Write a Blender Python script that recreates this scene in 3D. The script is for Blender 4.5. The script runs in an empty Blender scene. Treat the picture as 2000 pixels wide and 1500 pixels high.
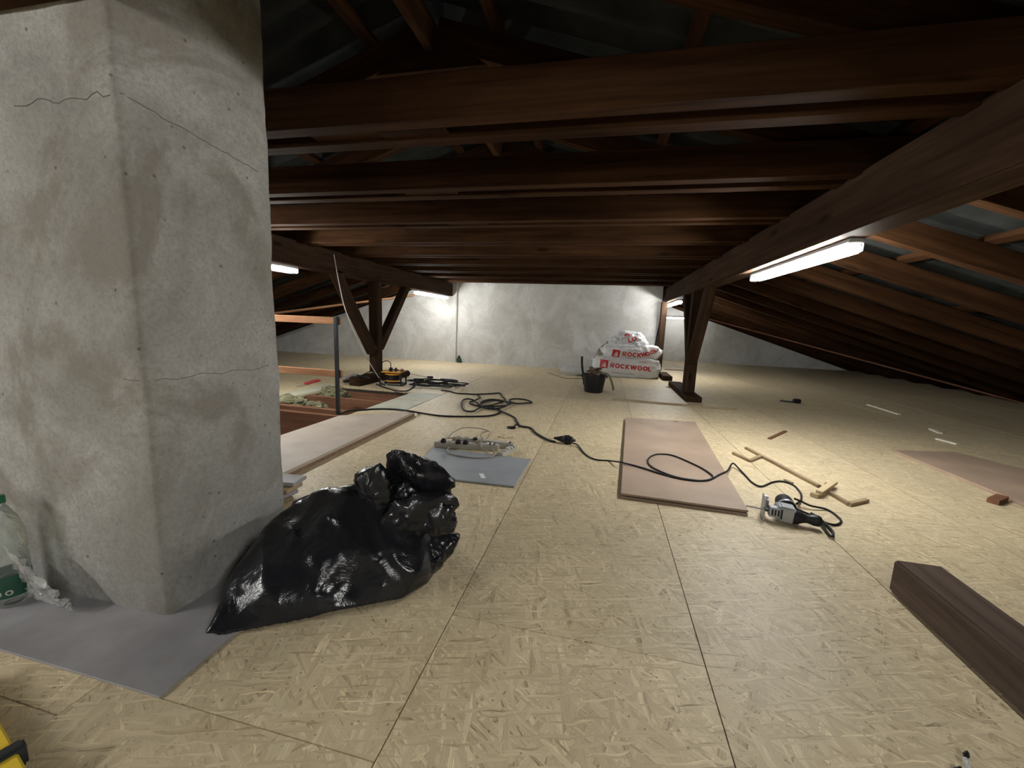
import bpy, bmesh, math, random
from mathutils import Vector, Matrix, noise
from mathutils.bvhtree import BVHTree
random.seed(7); noise.seed_set(7)
PI = math.pi
SC = bpy.context.scene
COL = SC.collection

# ------------------------------------------------------------------ camera
FPX, PITCH, YAW, ROLL, CAMH = 790.0, 0.1527, -0.2165, -0.0398, 0.95
cy_, sy_, cp_, sp_ = math.cos(YAW), math.sin(YAW), math.cos(PITCH), math.sin(PITCH)
_f = Vector((sy_*cp_, cy_*cp_, -sp_)); _r = Vector((cy_, -sy_, 0)); _d = _f.cross(_r)
_R = _r*math.cos(ROLL) + _d*math.sin(ROLL); _D = -_r*math.sin(ROLL) + _d*math.cos(ROLL)
CAM = Vector((0, 0, CAMH))
cd = bpy.data.cameras.new('camera'); cam = bpy.data.objects.new('camera', cd); COL.objects.link(cam)
cd.sensor_fit = 'HORIZONTAL'; cd.sensor_width = 36.0; cd.lens = FPX/2000*36
cd.clip_start = 0.02; cd.clip_end = 100
cam.matrix_world = Matrix(((_R.x, -_D.x, -_f.x, 0), (_R.y, -_D.y, -_f.y, 0), (_R.z, -_D.z, -_f.z, CAMH), (0, 0, 0, 1)))
SC.camera = cam

def ray(px, py): return _R*((px-1000)/FPX) + _D*((py-750)/FPX) + _f
def F(px, py, z=0.0):
    d = ray(px, py); return CAM + d*((z-CAMH)/d.z)
def AY(px, py, y):
    d = ray(px, py); return CAM + d*(y/d.y)
def AX(px, py, x):
    d = ray(px, py); return CAM + d*(x/d.x)
RIDGE_X, RIDGE_Z, SLOPE = -1.08, 2.50, 0.33
def RP(px, py, sg=1):            # a pixel on the underside of the rafters
    d = ray(px, py)
    t = (RIDGE_Z - SLOPE*sg*(-RIDGE_X) - CAMH)/(d.z + SLOPE*sg*d.x)
    return CAM + d*t

# ------------------------------------------------------------------ world and exposure
w = bpy.data.worlds.new('world'); SC.world = w; w.use_nodes = True
w.node_tree.nodes['Background'].inputs[0].default_value = (0.5, 0.55, 0.6, 1)
w.node_tree.nodes['Background'].inputs[1].default_value = 0.004
SC.view_settings.view_transform = 'Standard'; SC.view_settings.look = 'None'
SC.view_settings.gamma = 1.0; SC.view_settings.use_curve_mapping = False
SC.view_settings.exposure = 0.0
LAMP = 275.0                       # radiance of the fluorescent tubes

# ------------------------------------------------------------------ node helpers
class NT:
    def __init__(s, name):
        m = bpy.data.materials.new(name); m.use_nodes = True
        s.m = m; s.t = m.node_tree; s.n = s.t.nodes; s.l = s.t.links
        s.b = s.n['Principled BSDF']; s.out = s.n['Material Output']
    def add(s, kind, ins=None, **kw):
        nd = s.n.new(kind)
        for k, v in kw.items(): setattr(nd, k, v)
        for k, v in (ins or {}).items():
            if isinstance(v, bpy.types.NodeSocket): s.l.new(v, nd.inputs[k])
            else: nd.inputs[k].default_value = v
        return nd
    def mix(s, fac, a, b, mode='MIX'):
        nd = s.n.new('ShaderNodeMix'); nd.data_type = 'RGBA'; nd.blend_type = mode
        for i, v in ((0, fac), (6, a), (7, b)):
            if isinstance(v, bpy.types.NodeSocket): s.l.new(v, nd.inputs[i])
            else: nd.inputs[i].default_value = v if i == 0 else (*v, 1)[:4]
        return nd.outputs[2]
    def math(s, op, a, b=0.0):
        nd = s.n.new('ShaderNodeMath'); nd.operation = op
        for i, v in ((0, a), (1, b)):
            if isinstance(v, bpy.types.NodeSocket): s.l.new(v, nd.inputs[i])
            else: nd.inputs[i].default_value = v
        return nd.outputs[0]
    def ramp(s, fac, stops):
        nd = s.n.new('ShaderNodeValToRGB'); s.l.new(fac, nd.inputs[0])
        el = nd.color_ramp.elements
        while len(el) < len(stops): el.new(0.5)
        for e, (p, c) in zip(el, stops):
            e.position = p; e.color = (c, c, c, 1) if not hasattr(c, '__len__') else (*c, 1)
        return nd.outputs[0]
    def noise(s, vec, scale, detail=4, rough=0.55, dist=0.0):
        nd = s.add('ShaderNodeTexNoise', {'Scale': scale, 'Detail': detail, 'Roughness': rough, 'Distortion': dist})
        s.l.new(vec, nd.inputs['Vector']); return nd.outputs['Fac']
    def mapping(s, vec, loc=(0,0,0), rot=(0,0,0), scale=(1,1,1)):
        nd = s.add('ShaderNodeMapping', {'Location': loc, 'Rotation': rot, 'Scale': scale})
        s.l.new(vec, nd.inputs['Vector']); return nd.outputs[0]
    def bump(s, h, strength=0.3, dist=0.01):
        nd = s.add('ShaderNodeBump', {'Strength': strength, 'Distance': dist, 'Height': h})
        s.l.new(nd.outputs[0], s.b.inputs['Normal'])
    def col(s, v): 
        if isinstance(v, bpy.types.NodeSocket): s.l.new(v, s.b.inputs['Base Color'])
        else: s.b.inputs['Base Color'].default_value = (*v, 1)
    def rough(s, v): s.b.inputs['Roughness'].default_value = v
    def objc(s): return s.add('ShaderNodeTexCoord').outputs['Object']
    def pos(s): return s.add('ShaderNodeNewGeometry').outputs['Position']
    def rnd(s): return s.add('ShaderNodeObjectInfo').outputs['Random']

def shifted(nt, vec, k=37.0):
    r = nt.rnd()
    c = nt.add('ShaderNodeCombineXYZ', {'X': nt.math('MULTIPLY', r, k), 'Y': nt.math('MULTIPLY', r, k*1.7), 'Z': nt.math('MULTIPLY', r, k*0.6)})
    return nt.add('ShaderNodeVectorMath', {0: vec, 1: c.outputs[0]}, operation='ADD').outputs[0]

def plain(name, c, rough=0.6, metal=0.0, var=0.12, scale=12.0, bump=0.0, spec=None):
    nt = NT(name); v = shifted(nt, nt.objc())
    f = nt.noise(v, scale, 5)
    a = tuple(x*(1-var) for x in c); b = tuple(min(1, x*(1+var)) for x in c)
    nt.col(nt.mix(nt.ramp(f, ((.3, 0), (.7, 1))), a, b)); nt.rough(rough); nt.b.inputs['Metallic'].default_value = metal
    if spec is not None: nt.b.inputs['Specular IOR Level'].default_value = spec
    if bump: nt.bump(nt.noise(v, scale*4, 4), bump, 0.004)
    return nt.m

def mat_osb(name, tint=(1, 1, 1), lo=(.30, .22, .125), hi=(.65, .555, .37)):
    nt = NT(name)
    p = shifted(nt, nt.pos())
    w1 = nt.add('ShaderNodeTexNoise', {'Vector': p, 'Scale': 14.0, 'Detail': 3.0})
    pw = nt.add('ShaderNodeVectorMath', {0: w1.outputs['Color'], 1: (0.022, 0.022, 0)}, operation='MULTIPLY').outputs[0]
    p = nt.add('ShaderNodeVectorMath', {0: p, 1: pw}, operation='ADD').outputs[0]
    val = None
    lay = ((0.25, 9, 62, 0), (1.75, 10, 70, .3), (2.55, 8, 52, .4), (0.95, 11, 85, .5), (2.05, 7.5, 48, .6), (0.55, 12, 110, .62), (1.35, 8.5, 60, .7), (2.85, 10, 130, .72))
    for i, (ang, sx, sy, th) in enumerate(lay):
        rot = nt.mapping(p, loc=(i*3.1, i*7.7, 0), rot=(0, 0, ang))
        v = nt.mapping(rot, scale=(sx*1.2, sy*1.25, 1))
        vo = nt.add('ShaderNodeTexVoronoi', {'Vector': v, 'Scale': 1.0}, voronoi_dimensions='2D')
        sep = nt.add('ShaderNodeSeparateColor', {0: vo.outputs['Color']})
        fib = nt.add('ShaderNodeTexNoise', {'Vector': nt.mapping(rot, scale=(14, 330, 1)), 'Scale': 1.0, 'Detail': 2.0}, noise_dimensions='2D')
        h = nt.math('ADD', nt.math('MULTIPLY', sep.outputs[0], .72), nt.math('MULTIPLY', nt.math('SUBTRACT', fib.outputs['Fac'], .30), .78))
        if val is None: val = h
        else:
            m = nt.math('GREATER_THAN', sep.outputs[1], th)
            mx = nt.add('ShaderNodeMix', {0: m, 2: val, 3: h}); val = mx.outputs[0]
    c = nt.ramp(val, ((0.0, tuple(x*.6 for x in lo)), (.06, lo), (.2, tuple(a*.5+b*.5 for a, b in zip(lo, hi))), (.55, tuple(a*.25+b*.75 for a, b in zip(lo, hi))), (.85, hi), (1.0, tuple(min(1, x*1.28) for x in hi))))
    big = nt.noise(nt.pos(), .9, 5, .6)
    c = nt.mix(nt.ramp(big, ((.45, 0), (.72, .34))), c, (.42, .36, .27))          # trodden-in grey dust
    dots = nt.add('ShaderNodeTexVoronoi', {'Vector': nt.pos(), 'Scale': 26.0})
    c = nt.mix(nt.ramp(dots.outputs['Distance'], ((.07, .6), (.1, 0))), c, (.14, .1, .06))
    c = nt.mix(1.0, c, tint, 'MULTIPLY')
    hs = nt.add('ShaderNodeHueSaturation', {'Value': nt.math('ADD', nt.math('MULTIPLY', nt.rnd(), .16), .92), 'Color': c, 'Saturation': 1.06})
    nt.col(hs.outputs[0]); nt.rough(.52); nt.bump(val, .12, .002)
    return nt.m

def mat_wood(name, dark, light, rough=.75, gs=1.0, redden=0.0):
    nt = NT(name); v = shifted(nt, nt.objc())
    g = nt.noise(nt.mapping(v, scale=(1.3*gs, 26*gs, 26*gs)), 1.0, 6, .6, .4)
    b = nt.noise(nt.mapping(v, scale=(1.2, 5, 5)), 1.0, 4, .6)
    c = nt.mix(nt.ramp(g, ((.3, 0), (.72, 1))), dark, light)
    c = nt.mix(nt.ramp(b, ((.35, .55), (.65, 0))), c, tuple(x*.55 for x in dark))
    kn = nt.add('ShaderNodeTexVoronoi', {'Vector': nt.mapping(v, scale=(1.6, 5, 5)), 'Scale': 1.0})
    c = nt.mix(nt.ramp(kn.outputs['Distance'], ((.06, .75), (.16, 0))), c, tuple(x*.35 for x in dark))
    nt.col(c); nt.rough(rough); nt.bump(g, .25, .004); nt.b.inputs['Specular IOR Level'].default_value = .02
    return nt.m

def mat_plaster(name, a, b, stain, scale=1.0, dusty=1.0, stainy=.75):
    nt = NT(name); v = nt.pos()
    n1 = nt.noise(v, 1.7*scale, 9, .66, .8)
    n2 = nt.noise(nt.mapping(v, loc=(5, 3, 1), rot=(.5, .2, .3), scale=(1, 1, .75)), 2.2*scale, 7, .6, 1.6)
    n4 = nt.noise(nt.mapping(v, loc=(2, 9, 4)), 4.5*scale, 6, .65, .8)
    n3 = nt.noise(v, 75, 4, .65)
    n5 = nt.noise(v, 190, 2, .6)
    c = nt.mix(nt.ramp(n1, ((.40, 0), (.62, 1))), a, b)
    c = nt.mix(nt.ramp(n2, ((.5, 0), (.62, stainy))), c, stain)
    c = nt.mix(nt.ramp(n4, ((.56, 0), (.72, .55*stainy))), c, tuple(x*1.22 for x in b))
    c = nt.mix(nt.ramp(n3, ((.33, .4), (.56, 0))), c, tuple(x*.6 for x in a))
    c = nt.mix(nt.ramp(n5, ((.3, .25), (.5, 0))), c, tuple(x*.55 for x in a))
    sp = nt.add('ShaderNodeTexVoronoi', {'Vector': nt.mapping(v, loc=(.3, .2, .1)), 'Scale': 17.0*scale})
    pick = nt.add('ShaderNodeSeparateColor', {0: sp.outputs['Color']})
    sm = nt.math('MULTIPLY', nt.ramp(sp.outputs['Distance'], ((.04, .8*dusty), (.11, 0))), nt.math('GREATER_THAN', pick.outputs[0], .55))
    c = nt.mix(sm, c, (.06, .055, .045))
    nt.col(c); nt.rough(.95)
    h = nt.math('ADD', nt.math('ADD', nt.math('MULTIPLY', n3, .4), nt.math('MULTIPLY', n5, .15)), n2)
    nt.bump(h, .6, .012)
    return nt.m

M = {}
M['osb'] = mat_osb('osb_board')
M['osb_cut'] = mat_osb('osb_offcut', (1.0, .95, .82))
M['beam'] = mat_wood('dark_roof_timber', (.020, .009, .0042), (.062, .029, .013))
M['oldbeam'] = mat_wood('weathered_purlin_timber', (.032, .0185, .0115), (.076, .046, .030))
M['rail'] = mat_wood('planed_rail_wood', (.32, .155, .082), (.52, .29, .16), .6)
M['joist'] = mat_wood('floor_joist_wood', (.13, .062, .036), (.27, .14, .085))
M['pale'] = mat_wood('pale_offcut_wood', (.5, .4, .24), (.7, .58, .38))
M['tan'] = mat_wood('tan_strip_wood', (.3, .225, .14), (.47, .37, .24))
M['dusty'] = mat_wood('dusty_squared_timber', (.075, .052, .04), (.15, .115, .092))
M['whitestrip'] = plain('white_painted_strip', (.74, .7, .6), .6)
M['chip'] = plain('brown_chipboard', (.33, .24, .175), .55, var=.16, scale=3.0, bump=.08)
M['chipedge'] = plain('chipboard_edge', (.21, .125, .08), .85, var=.35, scale=60)
M['chip_pale'] = plain('pinkish_chipboard', (.42, .355, .285), .6, var=.16, scale=3.0, bump=.08)
M['chip_green'] = plain('greenish_chipboard', (.42, .42, .33), .6, var=.12, scale=5)
M['greyboard'] = plain('grey_fibre_cement', (.3, .29, .295), .6, var=.28, scale=4, bump=.15)
M['slab2'] = plain('blue_grey_plate', (.27, .29, .31), .5, var=.12, scale=5, bump=.1)
M['plaster'] = mat_plaster('rough_cement_render', (.25, .244, .224), (.38, .374, .352), (.19, .17, .143), 1.0)
M['wall'] = mat_plaster('old_wall_plaster', (.56, .56, .535), (.72, .725, .705), (.45, .435, .39), .7, .8, .5)
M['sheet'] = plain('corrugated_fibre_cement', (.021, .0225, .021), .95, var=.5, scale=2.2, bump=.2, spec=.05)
M['dark'] = plain('dark_subfloor', (.03, .024, .018), .95)
M['blackplastic'] = plain('black_plastic', (.013, .013, .015), .42, var=.2, spec=.25)
M['rubber'] = plain('black_cable_rubber', (.011, .011, .013), .55, var=.2, spec=.2)
M['steel'] = plain('black_painted_steel', (.018, .02, .024), .45)
M['silver'] = plain('brushed_aluminium', (.36, .38, .40), .4, .6, .1, 30)
M['greyplastic'] = plain('light_grey_plastic', (.44, .42, .36), .5, var=.1)
M['white'] = plain('white_plastic', (.72, .72, .7), .45, var=.05)
M['paper'] = plain('white_paper', (.75, .77, .78), .8, var=.04)
M['greycord'] = plain('grey_cord', (.28, .24, .2), .6, var=.1)
M['whitecord'] = plain('white_cord', (.6, .56, .52), .55, var=.08)
M['yellow'] = plain('yellow_painted_metal', (.72, .5, .03), .45, var=.1)
M['orange'] = plain('orange_plastic', (.7, .33, .035), .45, var=.15)
M['red'] = plain('red_print', (.55, .015, .025), .5, var=.06)
M['redtool'] = plain('red_tool_handle', (.5, .04, .05), .4)
M['bagwhite'] = plain('white_bag_film', (.74, .75, .77), .32, var=.07, scale=6)
M['greyprint'] = plain('grey_print', (.25, .27, .28), .5)
M['wool'] = plain('mineral_wool', (.15, .143, .08), .98, var=.45, scale=14, bump=1.0)
M['rag'] = plain('brown_waste_strip', (.17, .125, .08), .9, var=.4, scale=9, bump=.3)
M['olive'] = plain('olive_strap', (.15, .14, .08), .85, var=.25)
M['green'] = plain('green_label', (.012, .07, .045), .4, var=.3)
M['greencap'] = plain('green_cap', (.01, .12, .05), .4)
M['housing'] = plain('lamp_housing_grey', (.42, .43, .43), .5, var=.05)
M['mortar'] = plain('dark_crack', (.1, .09, .075), .95)

def mat_blackbag():
    nt = NT('black_bin_bag_film'); v = nt.objc()
    nt.col((.011, .0115, .014)); nt.rough(.19); nt.b.inputs['Specular IOR Level'].default_value = .36
    n = nt.noise(v, 9, 5, .62, 1.6); r = nt.math('ABSOLUTE', nt.math('SUBTRACT', n, .5))
    n2 = nt.noise(v, 42, 3, .55, .6)
    nt.bump(nt.math('ADD', nt.math('MULTIPLY', r, 1.0), nt.math('MULTIPLY', n2, .06)), .32, .02)
    return nt.m
M['bin'] = mat_blackbag()

def mat_film(name, tint, alpha, rough=.12):
    nt = NT(name)
    tr = nt.add('ShaderNodeBsdfTransparent', {'Color': (*tint, 1)})
    gl = nt.add('ShaderNodeBsdfGlossy', {'Color': (1, 1, 1, 1), 'Roughness': rough})
    df = nt.add('ShaderNodeBsdfDiffuse', {'Color': (.8, .82, .82, 1)})
    v = nt.objc(); bp = nt.add('ShaderNodeBump', {'Strength': .6, 'Distance': .02, 'Height': nt.noise(v, 16, 5, .6, 1.2)})
    nt.l.new(bp.outputs[0], gl.inputs['Normal']); nt.l.new(bp.outputs[0], df.inputs['Normal'])
    fr = nt.add('ShaderNodeLayerWeight', {'Blend': .35})
    m1 = nt.add('ShaderNodeMixShader', {0: nt.math('MULTIPLY', fr.outputs['Fresnel'], .9), 1: tr.outputs[0], 2: gl.outputs[0]})
    m2 = nt.add('ShaderNodeMixShader', {0: alpha, 1: m1.outputs[0], 2: df.outputs[0]})
    nt.l.new(m2.outputs[0], nt.out.inputs[0]); nt.n.remove(nt.b)
    return nt.m
M['film'] = mat_film('clear_plastic_film', (.96, .97, .96), .3)
M['wrap'] = mat_film('milky_plastic_wrap', (.97, .98, .98), .5)
M['pet'] = mat_film('clear_bottle_plastic', (.9, .94, .92), .06)
M['cover'] = mat_film('clear_lamp_cover', (.98, .98, .98), .003, .05)
def mat_tube(k):
    nt = NT('glowing_tube'); e = nt.add('ShaderNodeEmission', {'Color': (1.0, .985, .95, 1), 'Strength': LAMP*k})
    nt.l.new(e.outputs[0], nt.out.inputs[0]); nt.n.remove(nt.b); return nt.m
M['tube'] = mat_tube(1.0); M['tube_weak'] = mat_tube(.72); M['tube_faint'] = mat_tube(.16); M['tube_dim'] = mat_tube(1.0); M['tube_strong'] = mat_tube(1.35)   # strengths tuned per lamp to tame wall hot spots and lift the near floor

# ------------------------------------------------------------------ mesh helpers
class MB:
    def __init__(s): s.v = []; s.f = []
    def add(s, v, f):
        o = len(s.v); s.v += [tuple(x) for x in v]; s.f += [tuple(i+o for i in q) for q in f]; return s
    def box(s, c, sz, rz=0.0, rx=0.0, ry=0.0, taper=1.0):
        m = Matrix.Rotation(rz, 3, 'Z') @ Matrix.Rotation(ry, 3, 'Y') @ Matrix.Rotation(rx, 3, 'X'); c = Vector(c)
        vs = []
        for z in (-1, 1):
            k = taper if z > 0 else 1
            for x, y in ((-1, -1), (1, -1), (1, 1), (-1, 1)): vs.append(c + m @ Vector((x*sz[0]/2*k, y*sz[1]/2*k, z*sz[2]/2)))
        return s.add(vs, ((3, 2, 1, 0), (4, 5, 6, 7), (0, 1, 5, 4), (1, 2, 6, 5), (2, 3, 7, 6), (3, 0, 4, 7)))
    def prism(s, poly, z0, z1):
        n = len(poly)
        a = sum(poly[i][0]*poly[(i+1) % n][1]-poly[(i+1) % n][0]*poly[i][1] for i in range(n))
        if a < 0: poly = poly[::-1]
        vs = [(p[0], p[1], z0) for p in poly] + [(p[0], p[1], z1) for p in poly]
        return s.add(vs, [tuple(range(n-1, -1, -1)), tuple(range(n, 2*n))] + [(i, (i+1) % n, n+(i+1) % n, n+i) for i in range(n)])
    def extrude(s, poly, vec):          # 3D polygon swept along a vector
        n = len(poly); vec = Vector(vec)
        vs = [Vector(p) for p in poly] + [Vector(p)+vec for p in poly]
        return s.add(vs, [tuple(range(n-1, -1, -1)), tuple(range(n, 2*n))] + [(i, (i+1) % n, n+(i+1) % n, n+i) for i in range(n)])
    def tube(s, pts, r, seg=8, cap=True):
        pts = [Vector(p) for p in pts]; n = len(pts)
        rs = r if hasattr(r, '__len__') else [r]*n
        t0 = (pts[1]-pts[0]).normalized(); a = Vector((0, 0, 1)) if abs(t0.z) < .9 else Vector((1, 0, 0))
        u = t0.cross(a).normalized(); vs = []
        for i in range(n):
            t = (pts[min(i+1, n-1)]-pts[max(i-1, 0)])
            if t.length < 1e-9: t = t0
            t.normalize(); u = (u - t*u.dot(t))
            if u.length < 1e-6: u = t.orthogonal()
            u.normalize(); w2 = t.cross(u)
            for k in range(seg):
                an = 2*PI*k/seg; vs.append(pts[i] + (u*math.cos(an)+w2*math.sin(an))*rs[i])
        fs = [(i*seg+k, i*seg+(k+1) % seg, (i+1)*seg+(k+1) % seg, (i+1)*seg+k) for i in range(n-1) for k in range(seg)]
        if cap: fs += [tuple(range(seg-1, -1, -1)), tuple((n-1)*seg+k for k in range(seg))]
        return s.add(vs, fs)
    def lathe(s, prof, seg=32, o=(0, 0, 0), axis='Z', cap=True):
        o = Vector(o); vs = []
        for r, h in prof:
            for k in range(seg):
                a = 2*PI*k/seg; c_, s_ = r*math.cos(a), r*math.sin(a)
                vs.append(o + (Vector((c_, s_, h)) if axis == 'Z' else Vector((h, c_, s_)) if axis == 'X' else Vector((s_, h, c_))))
        n = len(prof)
        fs = [(i*seg+k, i*seg+(k+1) % seg, (i+1)*seg+(k+1) % seg, (i+1)*seg+k) for i in range(n-1) for k in range(seg)]
        if cap: fs += [tuple(range(seg-1, -1, -1)), tuple((n-1)*seg+k for k in range(seg))]
        return s.add(vs, fs)
    def mesh(s, name, bevel=0.0, smooth=False):
        me = bpy.data.meshes.new(name); me.from_pydata(s.v, [], s.f); me.update()
        bm = bmesh.new(); bm.from_mesh(me)
        bmesh.ops.recalc_face_normals(bm, faces=bm.faces)
        if bevel: bmesh.ops.bevel(bm, geom=list(bm.edges), offset=bevel, segments=2 if bevel > .004 else 1, affect='EDGES', clamp_overlap=True)
        bm.to_mesh(me); bm.free()
        if smooth:
            for p in me.polygons: p.use_smooth = True
            try: me.set_sharp_from_angle(angle=math.radians(42))
            except Exception: pass
        return me

def tag(o, label=None, cat=None, group=None, kind=None):
    for k, v in (('label', label), ('category', cat), ('group', group), ('kind', kind)):
        if v: o[k] = v
    return o
def link(name, me, mat, parent=None, loc=(0, 0, 0), rot=None):
    o = bpy.data.objects.new(name, me); COL.objects.link(o); o.location = loc
    if rot is not None: o.rotation_euler = rot
    if parent is not None: o.parent = parent
    if mat is not None and me is not None and not me.materials: me.materials.append(M[mat] if isinstance(mat, str) else mat)
    return o
def obj(name, mb, mat, parent=None, loc=(0, 0, 0), rot=None, bevel=0.0, smooth=False):
    return link(name, mb.mesh(name, bevel, smooth), mat, parent, loc, rot)
def thing(name, label, cat, loc=(0, 0, 0), rz=0.0, group=None):
    o = bpy.data.objects.new(name, None); COL.objects.link(o); o.location = loc; o.rotation_euler = (0, 0, rz)
    o.empty_display_size = .05
    return tag(o, label, cat, group)
_cache = {}
def beam(name, p0, p1, wid, hei, mat, parent=None, up=(0, 0, 1), bevel=.004, base=None):
    """A timber from p0 to p1 (axis), wid across, hei along up; its grain runs along local X."""
    p0, p1 = Vector(p0), Vector(p1); x = (p1-p0); L = x.length; x.normalize()
    z = Vector(up); z = (z - x*z.dot(x)).normalized(); y = z.cross(x)
    key = (round(L, 3), wid, hei, mat, bevel)
    if key not in _cache:
        me = MB().box((0, 0, 0), (L, wid, hei)).mesh(name, bevel); me.materials.append(M[mat]); _cache[key] = me
    o = bpy.data.objects.new(name, _cache[key]); COL.objects.link(o)
    c = (p0+p1)/2
    mw = Matrix(((x.x, y.x, z.x, c.x), (x.y, y.y, z.y, c.y), (x.z, y.z, z.z, c.z), (0, 0, 0, 1)))
    if parent is not None:
        o.parent = parent; mw = (Matrix.Translation(parent.location) @ parent.rotation_euler.to_matrix().to_4x4()).inverted() @ mw
    o.matrix_local = mw
    return o
def spline(pts, n=8, closed=False):
    P = [Vector(p) for p in pts]; out = []
    m = len(P)
    for i in range(m-1):
        a, b, c, d = P[max(i-1, 0)], P[i], P[i+1], P[min(i+2, m-1)]
        for k in range(n):
            t = k/n
            out.append(.5*((2*b)+(c-a)*t+(2*a-5*b+4*c-d)*t*t+(3*b-a-3*c+d)*t**3))
    out.append(P[-1]); return out
def cable(name, pts, r, mat, parent=None, n=7, seg=7):
    return obj(name, MB().tube(spline(pts, n), r, seg), mat, parent, smooth=True)

def hull_mesh(pts, voxel, smooth_it=3, fac=.5):
    bm = bmesh.new()
    for p in pts: bm.verts.new(p)
    bmesh.ops.convex_hull(bm, input=bm.verts)
    lo = [v for v in bm.verts if not v.link_faces]
    bmesh.ops.delete(bm, geom=lo, context='VERTS')
    me = bpy.data.meshes.new('hull'); bm.to_mesh(me); bm.free()
    return remesh(me, voxel, smooth_it, fac)
def remesh(me, voxel, smooth_it=3, fac=.5):
    o = bpy.data.objects.new('tmp', me); COL.objects.link(o)
    r = o.modifiers.new('r', 'REMESH'); r.mode = 'VOXEL'; r.voxel_size = voxel
    if smooth_it: s = o.modifiers.new('s', 'SMOOTH'); s.iterations = smooth_it; s.factor = fac
    dg = bpy.context.evaluated_depsgraph_get()
    out = bpy.data.meshes.new_from_object(o.evaluated_get(dg))
    bpy.data.objects.remove(o); bpy.data.meshes.remove(me)
    return out
def displace(me, fn, floor=None):
    ns = [v.normal.copy() for v in me.vertices]
    for v, n in zip(me.vertices, ns):
        v.co += n*fn(v.co, n)
        if floor is not None and v.co.z < floor: v.co.z = floor
    me.update()
    for p in me.polygons: p.use_smooth = True
    return me
def crease(p, f, seed=0.0):          # sharp folds: ridges of noise
    q = Vector((p.x*f+seed, p.y*f-seed, p.z*f+seed*.3))
    h = q*.6; wv = Vector((noise.noise(h+Vector((9.3, 1.5, 7.2))), noise.noise(h), noise.noise(h-Vector((4.1, 6.7, 3.3)))))*.7
    return 1-2*abs(noise.noise(q+wv))

# ================================================================== SETTING
BACK, DEEP, STEPX = 8.62, 12.6, 1.08       # middle wall, wall of the deeper bay at right, where the step is
EAVE_R, EAVE_L, FRONT = 6.9, -9.05, -3.6
PURL_R, PURL_L = 1.21, -3.36               # purlin axes

# floor: dark subfloor with a stair opening, OSB boards on it
HOLES = [(-3.38, -2.35, 3.30, 4.76), (-3.7, -2.30, 1.42, 3.31)]
def cut(rects, h):
    out = []
    for (a, b, c, d) in rects:
        x0, x1, y0, y1 = max(a, h[0]), min(b, h[1]), max(c, h[2]), min(d, h[3])
        if x0 >= x1 or y0 >= y1: out.append((a, b, c, d)); continue
        if a < x0: out.append((a, x0, c, d))
        if x1 < b: out.append((x1, b, c, d))
        if c < y0: out.append((x0, x1, c, y0))
        if y1 < d: out.append((x0, x1, y1, d))
    return out
sub = [(EAVE_L, STEPX, FRONT, BACK+.1), (STEPX, EAVE_R, FRONT, DEEP+.1)]
for h in HOLES: sub = cut(sub, h)
mb = MB()
for a, b, c, d in sub: mb.box(((a+b)/2, (c+d)/2, -.04), (b-a, d-c, .03))
floor = tag(obj('floor', mb, 'dark'), kind='structure')
W_, L_ = .767, 2.05
offs = {0: 1.123, -1: .663, 1: 2.2, -2: 6.72-3*L_, 2: .35, -3: 1.9, 3: 1.5}
GREEN = [(-2.35, -1.95, 3.71, 4.22), (-2.35, -1.94, 4.25, 4.76)]
for r in range(-12, 10):
    x0 = -.416+W_*r; x1 = x0+W_
    x0c, x1c = max(x0, EAVE_L), min(x1, EAVE_R)
    if x1c-x0c < .02: continue
    o0 = offs.get(r, (r*.83) % L_)
    y = o0 - math.ceil((o0-FRONT)/L_)*L_
    ymax = DEEP if x1 > STEPX+.1 else BACK
    while y < ymax:
        rects = [(x0c, x1c, max(y, FRONT), min(y+L_, ymax))]
        for h in HOLES+GREEN: rects = cut(rects, h)
        for a, b, c, d in rects:
            if b-a < .03 or d-c < .03: continue
            g = .0017
            obj('osb_panel', MB().box(((a+b)/2, (c+d)/2, -.012), (b-a-2*g, d-c-2*g, .024)), 'osb', floor)
        y += L_
for k, (a, b, c, d) in enumerate(GREEN):
    obj('chipboard_panel', MB().box(((a+b)/2, (c+d)/2, -.009), (b-a-.006, d-c-.006, .024)), 'chip_green', floor)
# open floor: joists, trimmer, shaft
for (y, t, z0) in ((3.335, .05, -.28), (3.55, .07, -.22), (4.09, .07, -.22), (4.80, .07, -.22)):
    beam('joist', (-3.75, y, (z0-.004)/2), (-1.95 if y > 4.7 else -2.2, y, (z0-.004)/2), t, -z0-.008 if y != 4.80 else .2, 'joist', floor, bevel=.003)
obj('shaft_board', MB().box((-2.29, 2.3, -.75), (.02, 2.1, 1.4)), 'joist', floor)
obj('shaft_board', MB().box((-3.71, 2.3, -.75), (.02, 2.1, 1.4)), 'joist', floor)
obj('shaft_board', MB().box((-3.0, 3.37, -.85), (1.4, .02, 1.2)), 'joist', floor)
obj('shaft_board', MB().box((-3.0, 1.41, -.75), (1.4, .02, 1.4)), 'joist', floor)
obj('shaft_floor', MB().box((-3.0, 2.4, -1.47), (1.45, 2.1, .03)), 'dark', floor)
obj('ceiling_board', MB().box((-2.86, 4.05, -.25), (1.1, 1.45, .02)), 'joist', floor)

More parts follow.
